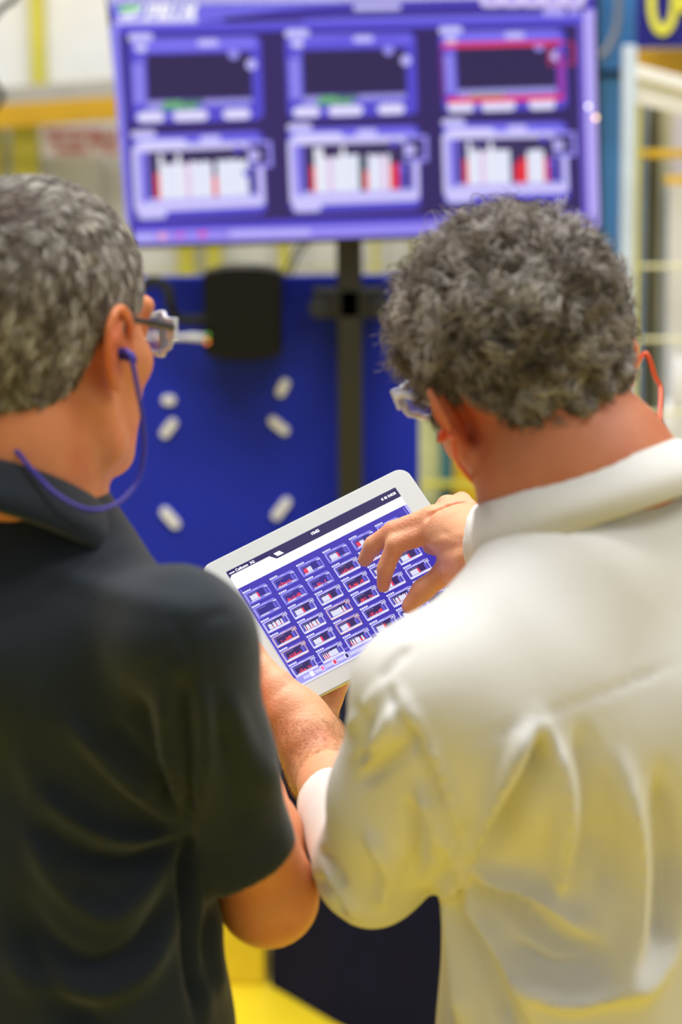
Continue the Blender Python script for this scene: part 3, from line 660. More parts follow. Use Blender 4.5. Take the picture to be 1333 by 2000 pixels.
def head_ops(H):
    o = [U(H.e(0, -.014, .040, .075, .096, .083)), U(H.e(0, .03, -.02, .062, .066, .085), .02), U(H.e(0, .045, -.062, .046, .05, .052), .02)]
    for s in (-1, 1):
        o += [U(H.c((s*.058, .0, -.045), (s*.050, .018, -.078), .016, .014), .02), U(H.c((s*.050, .018, -.078), (s*.014, .076, -.090), .014, .015), .018),
              U(H.c((s*.05, .055, -.012), (s*.062, .025, -.006), .016, .014), .018), U(H.c((s*.012, .088, .03), (s*.045, .075, .032), .010, .009), .012),
              D(H.e(s*.032, .092, .012, .017, .014, .012), .01), U(H.e(s*.032, .077, .011, .0125, .0125, .0115), .004),
              U(H.c((s*.018, .088, .016), (s*.046, .08, .018), .0035), .004), U(H.e(s*.012, .100, -.036, .0085, .009, .007), .005)]
    o += [U(H.c((0, .09, .02), (0, .108, -.030), .0075, .011), .01), D(H.c((-.011, .111, -.044), (-.009, .1, -.04), .0035), .003), D(H.c((.011, .111, -.044), (.009, .1, -.04), .0035), .003),
          U(H.c((-.020, .088, -.060), (.020, .088, -.060), .0065), .006), U(H.c((-.016, .090, -.070), (.016, .090, -.070), .0075), .006), D(H.c((-.024, .098, -.0645), (.024, .098, -.0645), .0022), .004), U(H.e(0, .084, -.087, .02, .015, .014), .014)]
    for s in (-1, 1):                      # ears: rim, anti-helix, lobe and a hollow concha
        def E(x, y, z, s=s):               # ear plane leans out backwards
            return (s*(.0745+x+H.out*max(0, -(y+.0))), y*.95, z*.88)
        hel = [(.004, .014, -.004), (.008, .013, .012), (.010, .006, .026), (.011, -.007, .0335), (.010, -.019, .029), (.008, -.026, .015), (.007, -.025, -.002), (.005, -.018, -.018), (.004, -.008, -.031), (.003, .002, -.034)]
        o.append(U(H.e(s*.080, -.006, 0, .0055, .018, .0265, rotM('Z', s*(H.out+.02))), .006))
        P = spline([np.array(E(*q)) for q in hel], 2)
        for a, b in zip(P[:-1], P[1:]): o.append(U(H.c(tuple(a), tuple(b), .0036), .002))
        for a, b in (((.009, -.003, .018), (.009, -.016, .006)), ((.009, -.016, .006), (.006, -.013, -.014))): o.append(U(H.c(E(*a), E(*b), .003), .003))
        o.append(U(H.e(s*.080, -.002, -.0275, .0048, .0085, .0085), .005)); o.append(D(H.e(s*.089, -.001, -.005, .0075, .0085, .011), .003)); o.append(U(H.c(E(.006, .013, -.003), E(.007, .011, -.009), .0035), .003))
    return o
def finger(ch, rad, k=.004):
    return [U(rc(ch[i], ch[i+1], rad[i], rad[i+1]), k) for i in range(len(ch)-1)]
def nail(name, tip, prev, up, w, m, parent):
    t = nrm(tip-prev); up = nrm(up-t*(up@t)); s = np.cross(t, up); V = []; n = 6
    for i in range(n+1):
        for j in range(n+1):
            a = (i/n-.5)*2; b = j/n; ww = w*(1-.25*max(0, b-.7)/.3)
            V.append(tip+t*(-.006+.011*b)+s*a*ww*math.sqrt(max(0, 1-.12*b))+up*(w*1.05*(1-.35*a*a)-.002*b*b))
    F = np.array([(i*(n+1)+j, i*(n+1)+j+1, (i+1)*(n+1)+j+1, (i+1)*(n+1)+j) for i in range(n) for j in range(n)])
    return raw(name, V, F, m, parent, smooth=True)

def pigment(V, H, head_c, ear_c, arms=()):
    c = np.ones((len(V), 3)); q = H.loc(V)
    w = np.clip(1-np.maximum(0, np.linalg.norm(q-np.array([0, 0, -.02]), axis=1)-.16)*12, 0, 1)[:, None]; c = c*(1-w)+np.array(head_c)*w
    for s in (-1, 1):
        w = np.exp(-((np.linalg.norm(q-np.array([s*.084, -.012, 0]), axis=1)/.030)**4))[:, None]; c = c*(1-w)+np.array(ear_c)*w
    for p_, r_, k_ in arms:
        w = np.exp(-((np.linalg.norm(V-p_, axis=1)/r_)**4))[:, None]; c = c*(1-w)+c*np.array(k_)*w
    return c
# ---- hair
m_hair = attr_mat('grey_hair_strands', rough=.45, spec=.35)
def hair_strands(name, roots, nrmls, dirs, L, rad, curl, turns, clump, palette, seed, parent, lift=.35, nseg=7, tight=1.0, lscale=1.0, tint=None):
    r = np.random.RandomState(seed); N = len(roots); nc = max(1, N//clump)
    cidx = r.randint(0, N, nc); cl = np.empty(N, int)
    for s in range(0, N, 2000):
        d = ((roots[s:s+2000, None]-roots[cidx][None])**2).sum(-1); cl[s:s+2000] = d.argmin(1)
    cr = roots[cidx]; cph = r.rand(nc)*6.28; clen = .7+.6*r.rand(nc); cdir = r.randn(nc, 3)*.35; ccol = r.randint(0, len(palette), nc); cb = .8+.4*r.rand(nc)
    d0 = dirs+cdir[cl]+r.randn(N, 3)*.15; d0 -= nrmls*(d0*nrmls).sum(1)[:, None]; d0 /= np.maximum(np.linalg.norm(d0, axis=1), 1e-6)[:, None]
    e1 = nrmls; e2 = np.cross(d0, nrmls); LL = L*clen[cl]*(.85+.3*r.rand(N))*lscale; pts = []
    pull = (cr[cl]-roots)*tight
    for k in range(nseg):
        t = k/(nseg-1); ang = cph[cl]+turns*6.28*t
        c = curl*min(1, t*2)*(LL/L)
        p = roots+d0*(LL*t)[:, None]*(1-.25*t)+nrmls*(LL*lift*math.sin(t*1.9))[:, None]+pull*(t*.55)+e1*(np.sin(ang)*c)[:, None]+e2*(np.cos(ang)*c)[:, None]
        pts.append(p)
    pts = np.stack(pts, 1); T = np.gradient(pts, axis=1); T /= np.maximum(np.linalg.norm(T, axis=2), 1e-9)[..., None]
    A_ = np.cross(T, nrmls[:, None]); A_ /= np.maximum(np.linalg.norm(A_, axis=2), 1e-6)[..., None]; B_ = np.cross(T, A_)
    w = rad*(1-.7*np.linspace(0, 1, nseg))[None, :, None]
    ring = [pts+A_*w, pts+(-.5*A_+.87*B_)*w, pts+(-.5*A_-.87*B_)*w]; V = np.stack(ring, 2).reshape(-1, 3)
    base = (np.arange(N)*nseg*3)[:, None, None]; k = (np.arange(nseg-1)*3)[None, :, None]; j = np.arange(3)[None, None]; j2 = (j+1) % 3
    F = np.stack([base+k+j, base+k+j2, base+k+3+j2, base+k+3+j], -1).reshape(-1, 4)
    pal = np.array([lin(c) for c in palette]); c = pal[ccol[cl]]*cb[cl][:, None]*(.85+.3*r.rand(N))[:, None]
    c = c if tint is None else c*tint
    cols = np.repeat(c, nseg*3, 0)
    return raw(name, V, F, m_hair, parent, smooth=True, cols=cols)
def sample_surface(V, F, N, keep, seed):
    r = np.random.RandomState(seed); Nn = normals(V, F); cen = V[F].mean(1); ok = np.where(keep(cen))[0]
    f = F[r.choice(ok, N)]; a, b = r.rand(N, 1), r.rand(N, 1)
    P = V[f[:, 0]]*(1-a)*(1-b)+V[f[:, 1]]*a*(1-b)+V[f[:, 2]]*a*b+V[f[:, 3]]*(1-a)*b; n = Nn[f].mean(1)
    return P, n/np.linalg.norm(n, axis=1)[:, None]
def hair_region(q, nape=-.062, ed=0.0):            # <0 inside, in the head's own metres
    x, y, z = q[..., 0], q[..., 1], q[..., 2]
    back = nape-z; ear = np.where(y > -.02, .026-z, nape+.5*np.maximum(0, y+.055)-z)
    low = np.where(y < -.012-ed*.3, nape+np.clip((y+.06+ed)/.048, 0, 1)**2*.075-z, .014-z)
    side = np.where((y > .012) & (y < .034), -.02-z, low)
    side = np.where(y >= .034, .03-z, side)
    front = y-(.060+.25*np.clip(z-.06, -.03, .06))
    return np.maximum(side, front)
def hair_cap(name, H, t, m, parent, nape, lump=0, seed=0, h=.0032):
    ops = [U(H.e(0, -.014, .042, .075+t, .096+t, .083+t)), U(H.e(0, -.035, .0, .060+t*.7, .062+t*.7, .078), .02)]
    if lump: ops.append(U(H.e(0, -.014, .058, .075, .094, .083), .02))
    if not lump: ops.append(D(rc(H.bald, H.bald+H.r*.012, .014), .016))
    reg = lambda P: hair_region(H.loc(P), nape, .026 if lump else 0)*H.k*.7
    if lump:
        base = lambda P: -noise3(P.reshape(-1, 3), 95, seed).reshape(P.shape[:-1])
    ops.append(I(reg, .008)); lo, hi = H.o-.16, H.o+.17
    V, F = sdf_mesh(ops, lo, hi, h); V = smooth_mesh(V, F, 2)
    if lump:
        N = normals(V, F); V = V+N*(lump*(noise3(V, 120, seed)+.6*noise3(V, 260, seed+1)))[:, None]
    raw(name, V, F, m, parent, smooth=True); return V, F

def collar(name, top, bot, m, parent, th=.0025):
    """ring of cloth between an upper and a lower loop of points, folded over a stand"""
    n = len(top); top = np.array(top); bot = np.array(bot); c = top.mean(0); V = []
    inner_low = bot+(c-top)*.10+np.array([0, 0, 0.0])
    mid = (top+bot)/2; out = mid-mid.mean(0); out /= np.linalg.norm(out, axis=1)[:, None]
    loops = [inner_low*1.0, top-out*.004, top+out*.000+np.array([0, 0, .0015]), top+out*.004, mid+out*.006, bot+out*.003, bot+out*.0005]
    for L_ in loops: V += list(L_)
    F = np.array([(k*n+i, k*n+(i+1) % n, (k+1)*n+(i+1) % n, (k+1)*n+i) for k in range(len(loops)-1) for i in range(n)])
    o = raw(name, V, F, m, parent, smooth=True); s = o.modifiers.new('thickness', 'SOLIDIFY'); s.thickness = th; s.offset = 0
    return o
def shoe(parent, hip, foot, fwd, m, msole):
    fwd = nrm([fwd[0], fwd[1], 0]); s = np.array([fwd[1], -fwd[0], 0]); f0 = np.array([foot[0], foot[1], 0]); M = np.stack([s, fwd, (0, 0, 1)], 1)
    V, F = sdf_mesh([U(el(f0+fwd*.03+[0, 0, .04], (.042, .13, .032), M)), U(rc(f0-fwd*.05+[0, 0, .04], f0-fwd*.04+[0, 0, .10], .036, .04), .02), U(rc(f0-fwd*.04+[0, 0, .06], f0+fwd*.1+[0, 0, .035], .036, .032), .02), I(plane((0, 0, .012), (0, 0, -1)))], f0-.2, f0+[.2, .2, .17], .007)
    a = raw('shoe', V, F, m, parent, smooth=True)
    V, F = sdf_mesh([U(el(f0+fwd*.03+[0, 0, .012], (.047, .142, .02), M)), I(plane((0, 0, .016), (0, 0, 1))), I(plane((0, 0, 0.001), (0, 0, -1)))], f0-.2, f0+[.2, .2, .06], .006)
    b = raw('sole', V, F, msole, None, smooth=True); pw = parent_world(a); b.data.transform(Matrix.Translation(-pw)); b.parent = a
def trousers(name, waist, hipw, fwd, feet, m, parent):
    s = nrm([fwd[1], -fwd[0], 0]); w = np.asarray(waist); fl = (nrm([fwd[0], fwd[1], 0]), .75)
    ops = [U(rc(w+[0, 0, .05], w-[0, 0, .12], hipw*.95, hipw, flat=fl))]
    for k, ft in zip((-1, 1), feet):
        hip = w+s*k*.09-[0, 0, .12]; knee = (hip+np.array([ft[0], ft[1], .08]))/2+nrm([fwd[0], fwd[1], 0])*.02
        ops += [U(rc(hip, knee, .092, .07), .03), U(rc(knee, (ft[0], ft[1], .09), .07, .062), .02)]
    ops += [I(plane((0, 0, .045), (0, 0, -1))), I(plane(w+[0, 0, .06], (0, 0, 1)))]
    V, F = sdf_mesh(ops, w-[.35, .35, w[2]], w+[.35, .35, .1], .011); V = V+normals(V, F)*(.004*noise3(V*[1, 1, .5], 40, 3))[:, None]
    return raw(name, V, F, m, parent, smooth=True)

def glasses(name, H, label, m_fr, m_lens, wide=.073, m_temple=None, dz=0., rr=.0019):
    g = empty(name, H.p(0, .1, .01), label, 'glasses'); m_temple = m_temple or m_fr
    for s in (-1, 1):
        V = []; nu, nv = 12, 8
        for i in range(nu+1):
            for j in range(nv+1):
                u = i/nu; v = j/nv*2-1; x = s*(.010+u*(wide-.012)); y = .112-.030*(u**2.2); hgt = .019*(1-.25*u**3)*(1-.35*(1-u)**3)
                ex = math.sqrt(max(0, 1-abs(v)**4)); V.append(H.p(x if 0 else s*(.010+(wide-.012)*(.5+(u-.5)*(.72+.28*ex))), y, .010+dz+v*hgt))
        F = np.array([(i*(nv+1)+j, i*(nv+1)+j+1, (i+1)*(nv+1)+j+1, (i+1)*(nv+1)+j) for i in range(nu) for j in range(nv)])
        o = raw('lens', V, F, m_lens, g, smooth=True); so = o.modifiers.new('thickness', 'SOLIDIFY'); so.thickness = .0018
        idx = [i*(nv+1) for i in range(nu+1)]+[nu*(nv+1)+j for j in range(1, nv+1)]+[i*(nv+1)+nv for i in range(nu-1, -1, -1)]+[j for j in range(nv-1, 0, -1)]
        V = [np.array(V[i]) for i in idx]; MB().tube(V+[V[0]], rr, 8).build('rim', m_fr, g, smooth=True)
        MB().tube(spline([H.p(s*(wide-.001), .083, .014+dz), H.p(s*(wide+.004), .072, .016+dz), H.p(s*(wide+.006), .05, .018+dz*.8), H.p(s*.0775, .02, .021), H.p(s*.0770, -.006, .024), H.p(s*.0770, -.016, .019)], 5), [.0032]*12+[.0024]*14, 8).build('temple', m_temple, g, smooth=True)
        q = MB().boxf(H.p(s*(wide+.001), .079, .0145+dz), H.r*.004, H.f*.003, H.u*.009, .001); q.build('hinge', m_fr, g)
    MB().tube(spline([H.p(-.012, .112, .014+dz), H.p(0, .117, .017+dz), H.p(.012, .112, .014+dz)], 5), .0022, 8).build('bridge', m_fr, g, smooth=True)
    return g
def earplugs(label, H, cordpts, m, sides, mplug=None):
    g = empty('corded_earplugs', H.p(0, -.02, -.1), label, 'earplugs')
    for s in (-1, 1):
        q = MB().tube([H.p(s*.075, 0, -.004), H.p(s*.084, .001, -.006), H.p(s*.092, .001, -.008), H.p(s*.096, .0, -.012)], [.0045, .005, .0042, .0025], 12); q.build('ear_plug', mplug or m, g, smooth=True)
    MB().tube(spline(cordpts, 8), .0019, 8).build('cord', m, g, smooth=True)
    return g
def eyes(H, parent):
    for s in (-1, 1):
        V, F = sdf_mesh([U(H.e(s*.032, .079, .011, .0118, .0118, .0118))], H.p(s*.032, .079, .011)-.02, H.p(s*.032, .079, .011)+.02, .0022); e = raw('eye', V, F, mat('eye_white', (236, 232, 226), rough=.15), parent, smooth=True)
        q = MB().tube([H.p(s*.032, .0900, .011), H.p(s*.032, .0912, .011)], .0055, 16); i = q.build('iris', mat('brown_iris', (70, 48, 32), rough=.1), None); i.data.transform(Matrix.Translation(-parent_world(e))); i.parent = e
TBM = np.stack([TBx, TBy, TBn], 1)
tab_cut = lambda pad=.0002: D(bx(TBo-TBn*.0046, (.1205+pad, .0925+pad, .0046+pad), TBM, .004), .0005)

# ------------------------------------------------------------------ man in the dark polo shirt (left)
HA = Head(C(78, 672, 1.955), nrm([.03, .10, 1]), R_(34), 1.02)
fA = np.array([math.sin(R_(40)), math.cos(R_(40)), 0])
footA = [(C(60, 1000, 2.0)[0]-.11*fA[1], C(60, 1000, 2.0)[1]+.11*fA[0]-.02, 0), (C(60, 1000, 2.0)[0]+.11*fA[1], C(60, 1000, 2.0)[1]-.11*fA[0]-.02, 0)]
waA = C(30, 2000, 2.05)
pA = empty('person', (waA[0], waA[1], 0), 'man with short grey hair in a dark polo shirt, seen from behind at left', 'person')
el_A = C(524, 1752, 2.03); wr_A = C(450, 1385, 2.30)
ops = head_ops(HA)
ops += [U(HA.c((0, -.02, -.04), (0, -.03, -.10), .056, .057), .02), U(rc(HA.p(0, -.026, -.08), C(62, 1010, 1.97), .057, .062), .02),
        U(rc(C(62, 1060, 2.0), C(20, 1600, 2.04), .06, .10, flat=(fA, .75)), .04), U(rc(C(120, 1180, 1.94), C(368, 1250, 1.865), .04, .036), .03),
        U(rc(C(368, 1250, 1.865), el_A, .036, .038), .02), U(rc(el_A, C(498, 1640, 2.09), .0385, .039), .02), U(rc(C(498, 1640, 2.09), wr_A, .039, .026), .02),
        U(rc(C(0, 1180, 2.0), C(-320, 1260, 2.08), .045, .045), .03), U(rc(C(-320, 1260, 2.08), C(-330, 1800, 2.1), .044, .038), .02), U(rc(C(-330, 1800, 2.1), C(-200, 1600, 2.36), .038, .028), .02),
        U(el(C(-180, 1570, 2.39), (.04, .05, .03)), .02)]
# right hand under the tablet's left edge
pal = TP(440, 1240, -.042)
ops += [U(rc(wr_A, pal, .025, .022), .015), U(el(pal, (.038, .016, .040), TBM[:, [0, 2, 1]]), .012)]
for k, (dx, dy, L) in enumerate(((-.02, .03, .036), (.004, .036, .042), (.026, .030, .040), (.042, .014, .032))):
    a = pal+TBx*dx*.9+TBy*dy*.8; b = a+TBx*(.3*L+.01*k)+TBy*L*.8+TBn*.006; c = b+TBx*(.4*L)+TBy*L*.5+TBn*.012
    ops += finger([a, b, c], (.0095, .0085, .0075))
t0 = pal-TBx*.03; ops += finger([t0-TBy*.01, t0-TBx*.02+TBy*.012, t0-TBx*.018+TBy*.04+TBn*.012], (.013, .0105, .009))
# left hand resting low
lh = C(-180, 1570, 2.39)
for k in range(4):
    a = lh+np.array([.03-.018*k, .03, .0]); ops += finger([a, a+[.002, .034, -.01], a+[.002, .05, -.03], a+[0, .048, -.045]], (.0095, .0088, .008, .007))
ops += finger([lh+[.03, 0, .01], lh+[.06, .02, .012], lh+[.066, .045, .004]], (.012, .0105, .009))
ops += [tab_cut()]
V, F = sdf_mesh(ops, C(-420, 1750, 2.2)*[1, 0, 1]+[-.05, 1.72, -.15], np.array([C(620, 1000, 2.1)[0]+.05, 2.62, HA.o[2]+.17]), .0034)
raw('body', smooth_mesh(V, F, 1, .4), F, m_skinA, pA, smooth=True, cols=pigment(V, HA, (1.06, .98, .88), (1.08, .76, .66)))
VA, FA = V, F
eyes(HA, pA)
m_cap = mat('grey_brown_hair', (96, 86, 76), rough=.75, var=.3, scale=60)
crown = HA.loc((HA.p(0, -.014, .042)+nrm(C(18, 402, 1.87)-HA.p(0, -.014, .042))*.098)[None])[0]; HA.bald = HA.p(*crown)
Vc, Fc = hair_cap('hair', HA, .0050, m_cap, pA, -.066)
hc = bpy.context.scene.objects[-1] if 0 else pA.children[-1]
P, N = sample_surface(Vc, Fc, 26000, lambda c: (hair_region(HA.loc(c), -.066) < -.002) & (rng.rand(len(c)) > .985*np.exp(-(((HA.loc(c)-crown)**2).sum(1))/(2*.017**2))), 3)
q = HA.loc(P); dirs = (-HA.u*.9-HA.f*.25)[None]*np.ones((len(P), 1)); top = np.clip((q[:, 2]-.07)*20, 0, 1)[:, None]; dirs = dirs*(1-top)+(HA.f*.8+HA.r*.4)[None]*top
st_ = hair_strands('strands', P, N, dirs, .014, .00045, .0004, .3, 9, [(168, 162, 154), (150, 144, 136), (118, 108, 98), (94, 84, 74), (190, 186, 180), (128, 118, 108)], 5, pA, lift=.16, nseg=5, tight=.2, tint=(1.25-.55*np.clip((-.01-q[:, 2])*14, 0, 1)-.35*np.clip((q[:, 2]-.075)*18, 0, 1))[:, None]*np.array([1, .985, .95])[None])  # tint: shade at the nape put into strand colour; crown is browner hair
P, N = sample_surface(VA, FA, 900, lambda c: np.linalg.norm(c-HA.bald, axis=1) < .034, 21)
hair_strands('crown_strands', P, N, (HA.f*.6+HA.r*.6)[None]+rng.randn(len(P), 3)*.3, .022, .00040, .0006, .4, 8, [(120, 104, 92), (98, 84, 72), (150, 138, 126)], 22, pA, lift=.25, nseg=6, tight=.3)
m_polo = mat('dark_polo_cotton', (29, 38, 47), rough=.85, var=.08, scale=30, bump=.3, bscale=500, sheen=.2, spec=.25)
sh0 = C(362, 1248, 1.85)
ops = [U(rc(sh0, C(472, 1650, 1.96), .050, .0425)), U(rc(C(472, 1650, 1.96), C(500, 1790, 2.0), .0425, .043), .012),
       I(plane(C(494, 1690, 1.97), _r*.50-_u*.86+_f*.25), .003), D(rc(C(480, 1660, 1.97), C(512, 1800, 2.02), .0385), .003),
       U(rc(C(50, 1350, 2.0), C(112, 2150, 2.06), .150, .184, flat=(fA, .72)), .014), U(rc(C(62, 1190, 1.96), C(340, 1250, 1.87), .068, .050), .04), U(rc(C(50, 1190, 1.99), C(-320, 1260, 2.08), .075, .056), .05),
       U(rc(C(45, 1065, 1.970), C(62, 1250, 1.98), .073, .090), .03), U(rc(C(-20, 1035, 1.985), C(0, 1150, 1.99), .084, .084), .03), U(rc(C(80, 1070, 1.98), C(160, 1180, 1.94), .062, .06), .03), U(rc(C(60, 1300, 1.93), C(310, 1420, 1.92), .085, .06), .03),
       U(rc(C(-320, 1260, 2.08), C(-328, 1600, 2.10), .057, .05), .025), I(plane((0, 0, .90), (0, 0, -1))), D(rc(C(-328, 1600, 2.1), C(-330, 1800, 2.1), .044), .003)]
V, F = sdf_mesh(ops, np.array([C(-480, 1000, 2.2)[0], 1.70, .86]), np.array([C(620, 1000, 1.9)[0], 2.35, 1.56]), .0048)
fo = [([(352, 1612), (250, 1520), (130, 1400)], .006, 16), ([(345, 1600), (300, 1480), (262, 1350)], -.005, 15), ([(352, 1600), (330, 1470), (315, 1340)], .005, 13), ([(335, 1590), (285, 1500), (215, 1400)], -.0045, 14),
      ([(350, 1625), (240, 1640), (150, 1600), (85, 1530)], .007, 17), ([(350, 1645), (250, 1680), (140, 1660), (60, 1590)], -.006, 17), ([(365, 1610), (372, 1480), (352, 1330)], -.006, 13), ([(385, 1600), (400, 1460), (392, 1330)], .004, 14),
      ([(372, 1630), (362, 1700), (372, 1850), (390, 2000)], -.007, 11), ([(395, 1650), (380, 1780), (395, 1900), (405, 2000)], .003, 12), ([(330, 1680), (260, 1760), (200, 1790), (110, 1720), (60, 1600)], .005, 22), ([(340, 1730), (270, 1840), (180, 1880), (90, 1830), (30, 1740)], -.006, 22),
      ([(345, 1790), (290, 1890), (200, 1940), (100, 1930), (20, 1860)], .005, 24), ([(440, 1340), (480, 1450), (545, 1560)], .003, 22), ([(425, 1400), (450, 1520), (480, 1640)], -.003, 20), ([(445, 1755), (425, 1830), (430, 1960)], .004, 16), ([(425, 1740), (402, 1830), (405, 1950)], -.004, 12),
      ([(330, 1180), (372, 1290), (368, 1400)], -.0016, 6), ([(250, 1330), (330, 1290), (400, 1210), (455, 1200)], -.0015, 7), ([(60, 1100), (230, 1160), (420, 1200)], .002, 26), ([(20, 1780), (100, 1930), (200, 2010)], -.006, 26), ([(40, 1450), (90, 1600), (160, 1750)], .003, 30)]
V = fold(V, F, fo, 1.9); V = V+normals(V, F)*(.0016*noise3(V, 34, 5))[:, None]
raw('polo_shirt', smooth_mesh(V, F, 1, .4), F, m_polo, pA, smooth=True)
# polo collar: loop leaning forward around the neck
def loop(c, a, b, n=40): return [c+a*math.cos(t)+b*math.sin(t) for t in np.linspace(0, 2*math.pi, n, endpoint=False)]
upA = nrm(np.array([0, 0, 1])-fA*.0+nrm(HA.f)*.42-HA.f*0); cA = C(62, 928, 1.975); xa = nrm(np.cross(HA.f, upA)); ya = nrm(np.cross(upA, xa))
cc = HA.p(0, -.026, -.125)
upn = nrm(HA.u+HA.f*.42); xa = HA.r; ya = nrm(np.cross(upn, xa))
collar('collar', loop(cc+upn*.012, xa*.066, ya*.072), loop(cc-upn*.030, xa*.088, ya*.094), m_polo, pA)
trousers('trousers', (waA[0], waA[1], .94), .165, fA, footA, mat('dark_work_trousers', (38, 40, 50), rough=.9), pA)
for ft in footA: shoe(pA, None, ft, fA, mat('black_shoe_leather', (24, 22, 22), rough=.4), mat('rubber_sole', (40, 38, 36), rough=.8))
m_clear = mat('clear_lens', (232, 236, 250), rough=.03, var=.01, trans=.92)
glasses('safety_glasses', HA, 'clear safety glasses with silver hinge worn by the man in the dark polo', mat('clear_frame', (214, 216, 222), rough=.25, var=.02), m_clear, .070, mat('dark_temple', (44, 42, 46), rough=.3))
pl = HA.p(.088, .0, -.008); m_cord = mat('violet_cord', (62, 52, 168), rough=.4)
cpA = [HA.p(.086, .001, -.006), C(246, 684, 1.89), C(256, 700, 1.885), C(269, 760, 1.89), C(279, 820, 1.90), C(282, 880, 1.91), C(268, 940, 1.91), C(225, 985, 1.89), C(170, 995, 1.868), C(110, 965, 1.86), C(60, 915, 1.868), C(15, 868, 1.885), C(-60, 850, 1.92), C(-130, 880, 2.0), C(-110, 800, 2.04), HA.p(-.086, .001, -.006)]
earplugs('violet corded earplugs hanging from the ear of the man in the dark polo', HA, cpA, m_cord, (1,), mat('blue_plug', (40, 44, 150), rough=.6))

# ------------------------------------------------------------------ man in the white shirt (right)
HB = Head(C(1037, 768, 1.985), nrm(cv((-.37, .92, .06))), 0, .97, fw=cv((-.42, .03, .91)))
HB.out = .55
fB = nrm([-.38, .92, 0])
waB = C(1240, 2000, 2.04)
cB = np.array([waB[0], waB[1]]); rB = np.array([fB[1], -fB[0]])
footB = [(cB[0]-.12*rB[0], cB[1]-.12*rB[1], 0), (cB[0]+.12*rB[0], cB[1]+.12*rB[1], 0)]
pB = empty('person', (waB[0], waB[1], 0), 'man with curly grey hair in a white shirt tapping the tablet, at right', 'person')
c7 = C(1150, 985, 1.955); el_B = C(725, 1700, 2.0); 
wrL = TP(606, 1452, .002); th = TP(563, 1392, .004)
ops = head_ops(HB)
ops += [U(HB.c((0, -.02, -.04), (0, -.035, -.10), .058, .060), .02), U(rc(HB.p(0, -.032, -.085), c7, .060, .066), .03), U(rc(c7, C(1220, 1500, 2.0), .075, .11, flat=(fB, .75)), .05),
        U(rc(C(1120, 1080, 1.95), C(880, 1350, 1.88), .05, .05), .03), U(rc(C(870, 1370, 1.89), el_B, .042, .033), .02), U(rc(el_B, C(690, 1600, 2.12), .033, .034), .02), U(rc(C(690, 1600, 2.12), TP(632, 1506, -.002), .034, .0305), .02), U(rc(TP(632, 1506, -.002), wrL, .0305, .0295), .02),
        U(rc(C(1200, 1080, 1.96), C(1540, 1200, 2.02), .05, .05), .03), U(rc(C(1540, 1200, 2.02), C(1420, 1500, 2.18), .047, .038), .02), U(rc(C(1420, 1500, 2.18), C(1100, 1130, 2.24), .040, .031), .02), U(rc(C(1100, 1130, 2.24), C(968, 1072, 2.285), .031, .027), .02)]
# left hand: thenar and thumb in front of the tablet's corner, fingers behind
pm = TP(600, 1412, -.014)
ops += [U(rc(wrL, TP(590, 1408, .002), .029, .0275), .015), U(rc(TP(598, 1425, -.006), TP(566, 1388, .004), .027, .0245), .012), U(rc(wrL, TP(641, 1440, -.012), .024, .0185), .012), U(rc(TP(641, 1441, -.012), TP(648, 1462, -.01), .0175, .012), .008)]
ops += finger([TP(566, 1388, .004), TP(540, 1352, .009), TP(512, 1318, .011), TP(490, 1285, .012), TP(478, 1262, .011)], (.0235, .0165, .0125, .0115, .0095), .010)
ops += [U(rc(TP(600, 1400, -.03), TP(640, 1425, -.026), .014, .013), .012), U(rc(TP(590, 1400, -.022), TP(600, 1350, -.030), .016, .012), .012)]
ops += finger([TP(650, 1428, -.022), TP(633, 1388, -.024), TP(622, 1345, -.023), TP(618, 1315, -.019)], (.0125, .0100, .0090, .0080))
ops += finger([TP(630, 1405, -.034), TP(650, 1340, -.030), TP(672, 1300, -.022), TP(685, 1280, -.018)], (.0115, .0098, .0090, .0080))
ops += finger([TP(615, 1390, -.036), TP(635, 1300, -.034), TP(655, 1255, -.024), TP(668, 1235, -.018)], (.0115, .0100, .0090, .0082))
ops += finger([TP(600, 1370, -.034), TP(605, 1290, -.034), TP(616, 1240, -.025), TP(622, 1215, -.018)], (.0115, .0098, .0088, .0078))
# right hand tapping: knuckles, two leading fingers, curled ring and little finger, thumb below
wR = C(962, 1070, 2.290); kI = TP(840, 1093, .058); kM = TP(842, 1071, .062); kR = TP(870, 1044, .058); kP = TP(898, 1029, .050)
ops += [U(rc(wR, kI, .024, .0125), .012), U(rc(wR, kM, .023, .0125), .012), U(rc(wR, kR, .022, .0105), .010), U(rc(wR, kP, .021, .0100), .010), U(rc(C(940, 1082, 2.295), TP(868, 1112, .050), .024, .0145), .014)]
fI = [kI, TP(772, 1106, .046), TP(753, 1136, .028), TP(748.5, 1155, .0110)]; fM = [kM, TP(768, 1080, .045), TP(729, 1090, .027), TP(713, 1103, .0105)]
ops += finger(fI, (.0122, .0100, .0087, .0070), .003); ops += finger(fM, (.0122, .0103, .0092, .0076), .003)
ops += finger([kR, TP(840, 1062, .030), TP(842, 1078, .012), TP(862, 1088, .014)], (.0108, .0095, .0085, .0075), .003); ops += finger([kP, TP(872, 1044, .026), TP(874, 1062, .012), TP(890, 1070, .016)], (.0100, .0088, .0078, .007), .003)
ops += finger([C(925, 1105, 2.30), TP(872, 1147, .034), TP(826, 1172, .022), TP(800, 1195, .0125)], (.017, .0120, .0100, .0085), .008)
ops += [D(rc(TP(832, 1083, .076), TP(905, 1062, .080), .0030), .006)]   # hollow between the tendons
ops += [tab_cut()]
V, F = sdf_mesh(ops, np.array([C(460, 1000, 2.3)[0], 1.78, 1.02]), np.array([C(1620, 1000, 2.1)[0]+.04, 2.56, HB.o[2]+.19]), .0030)
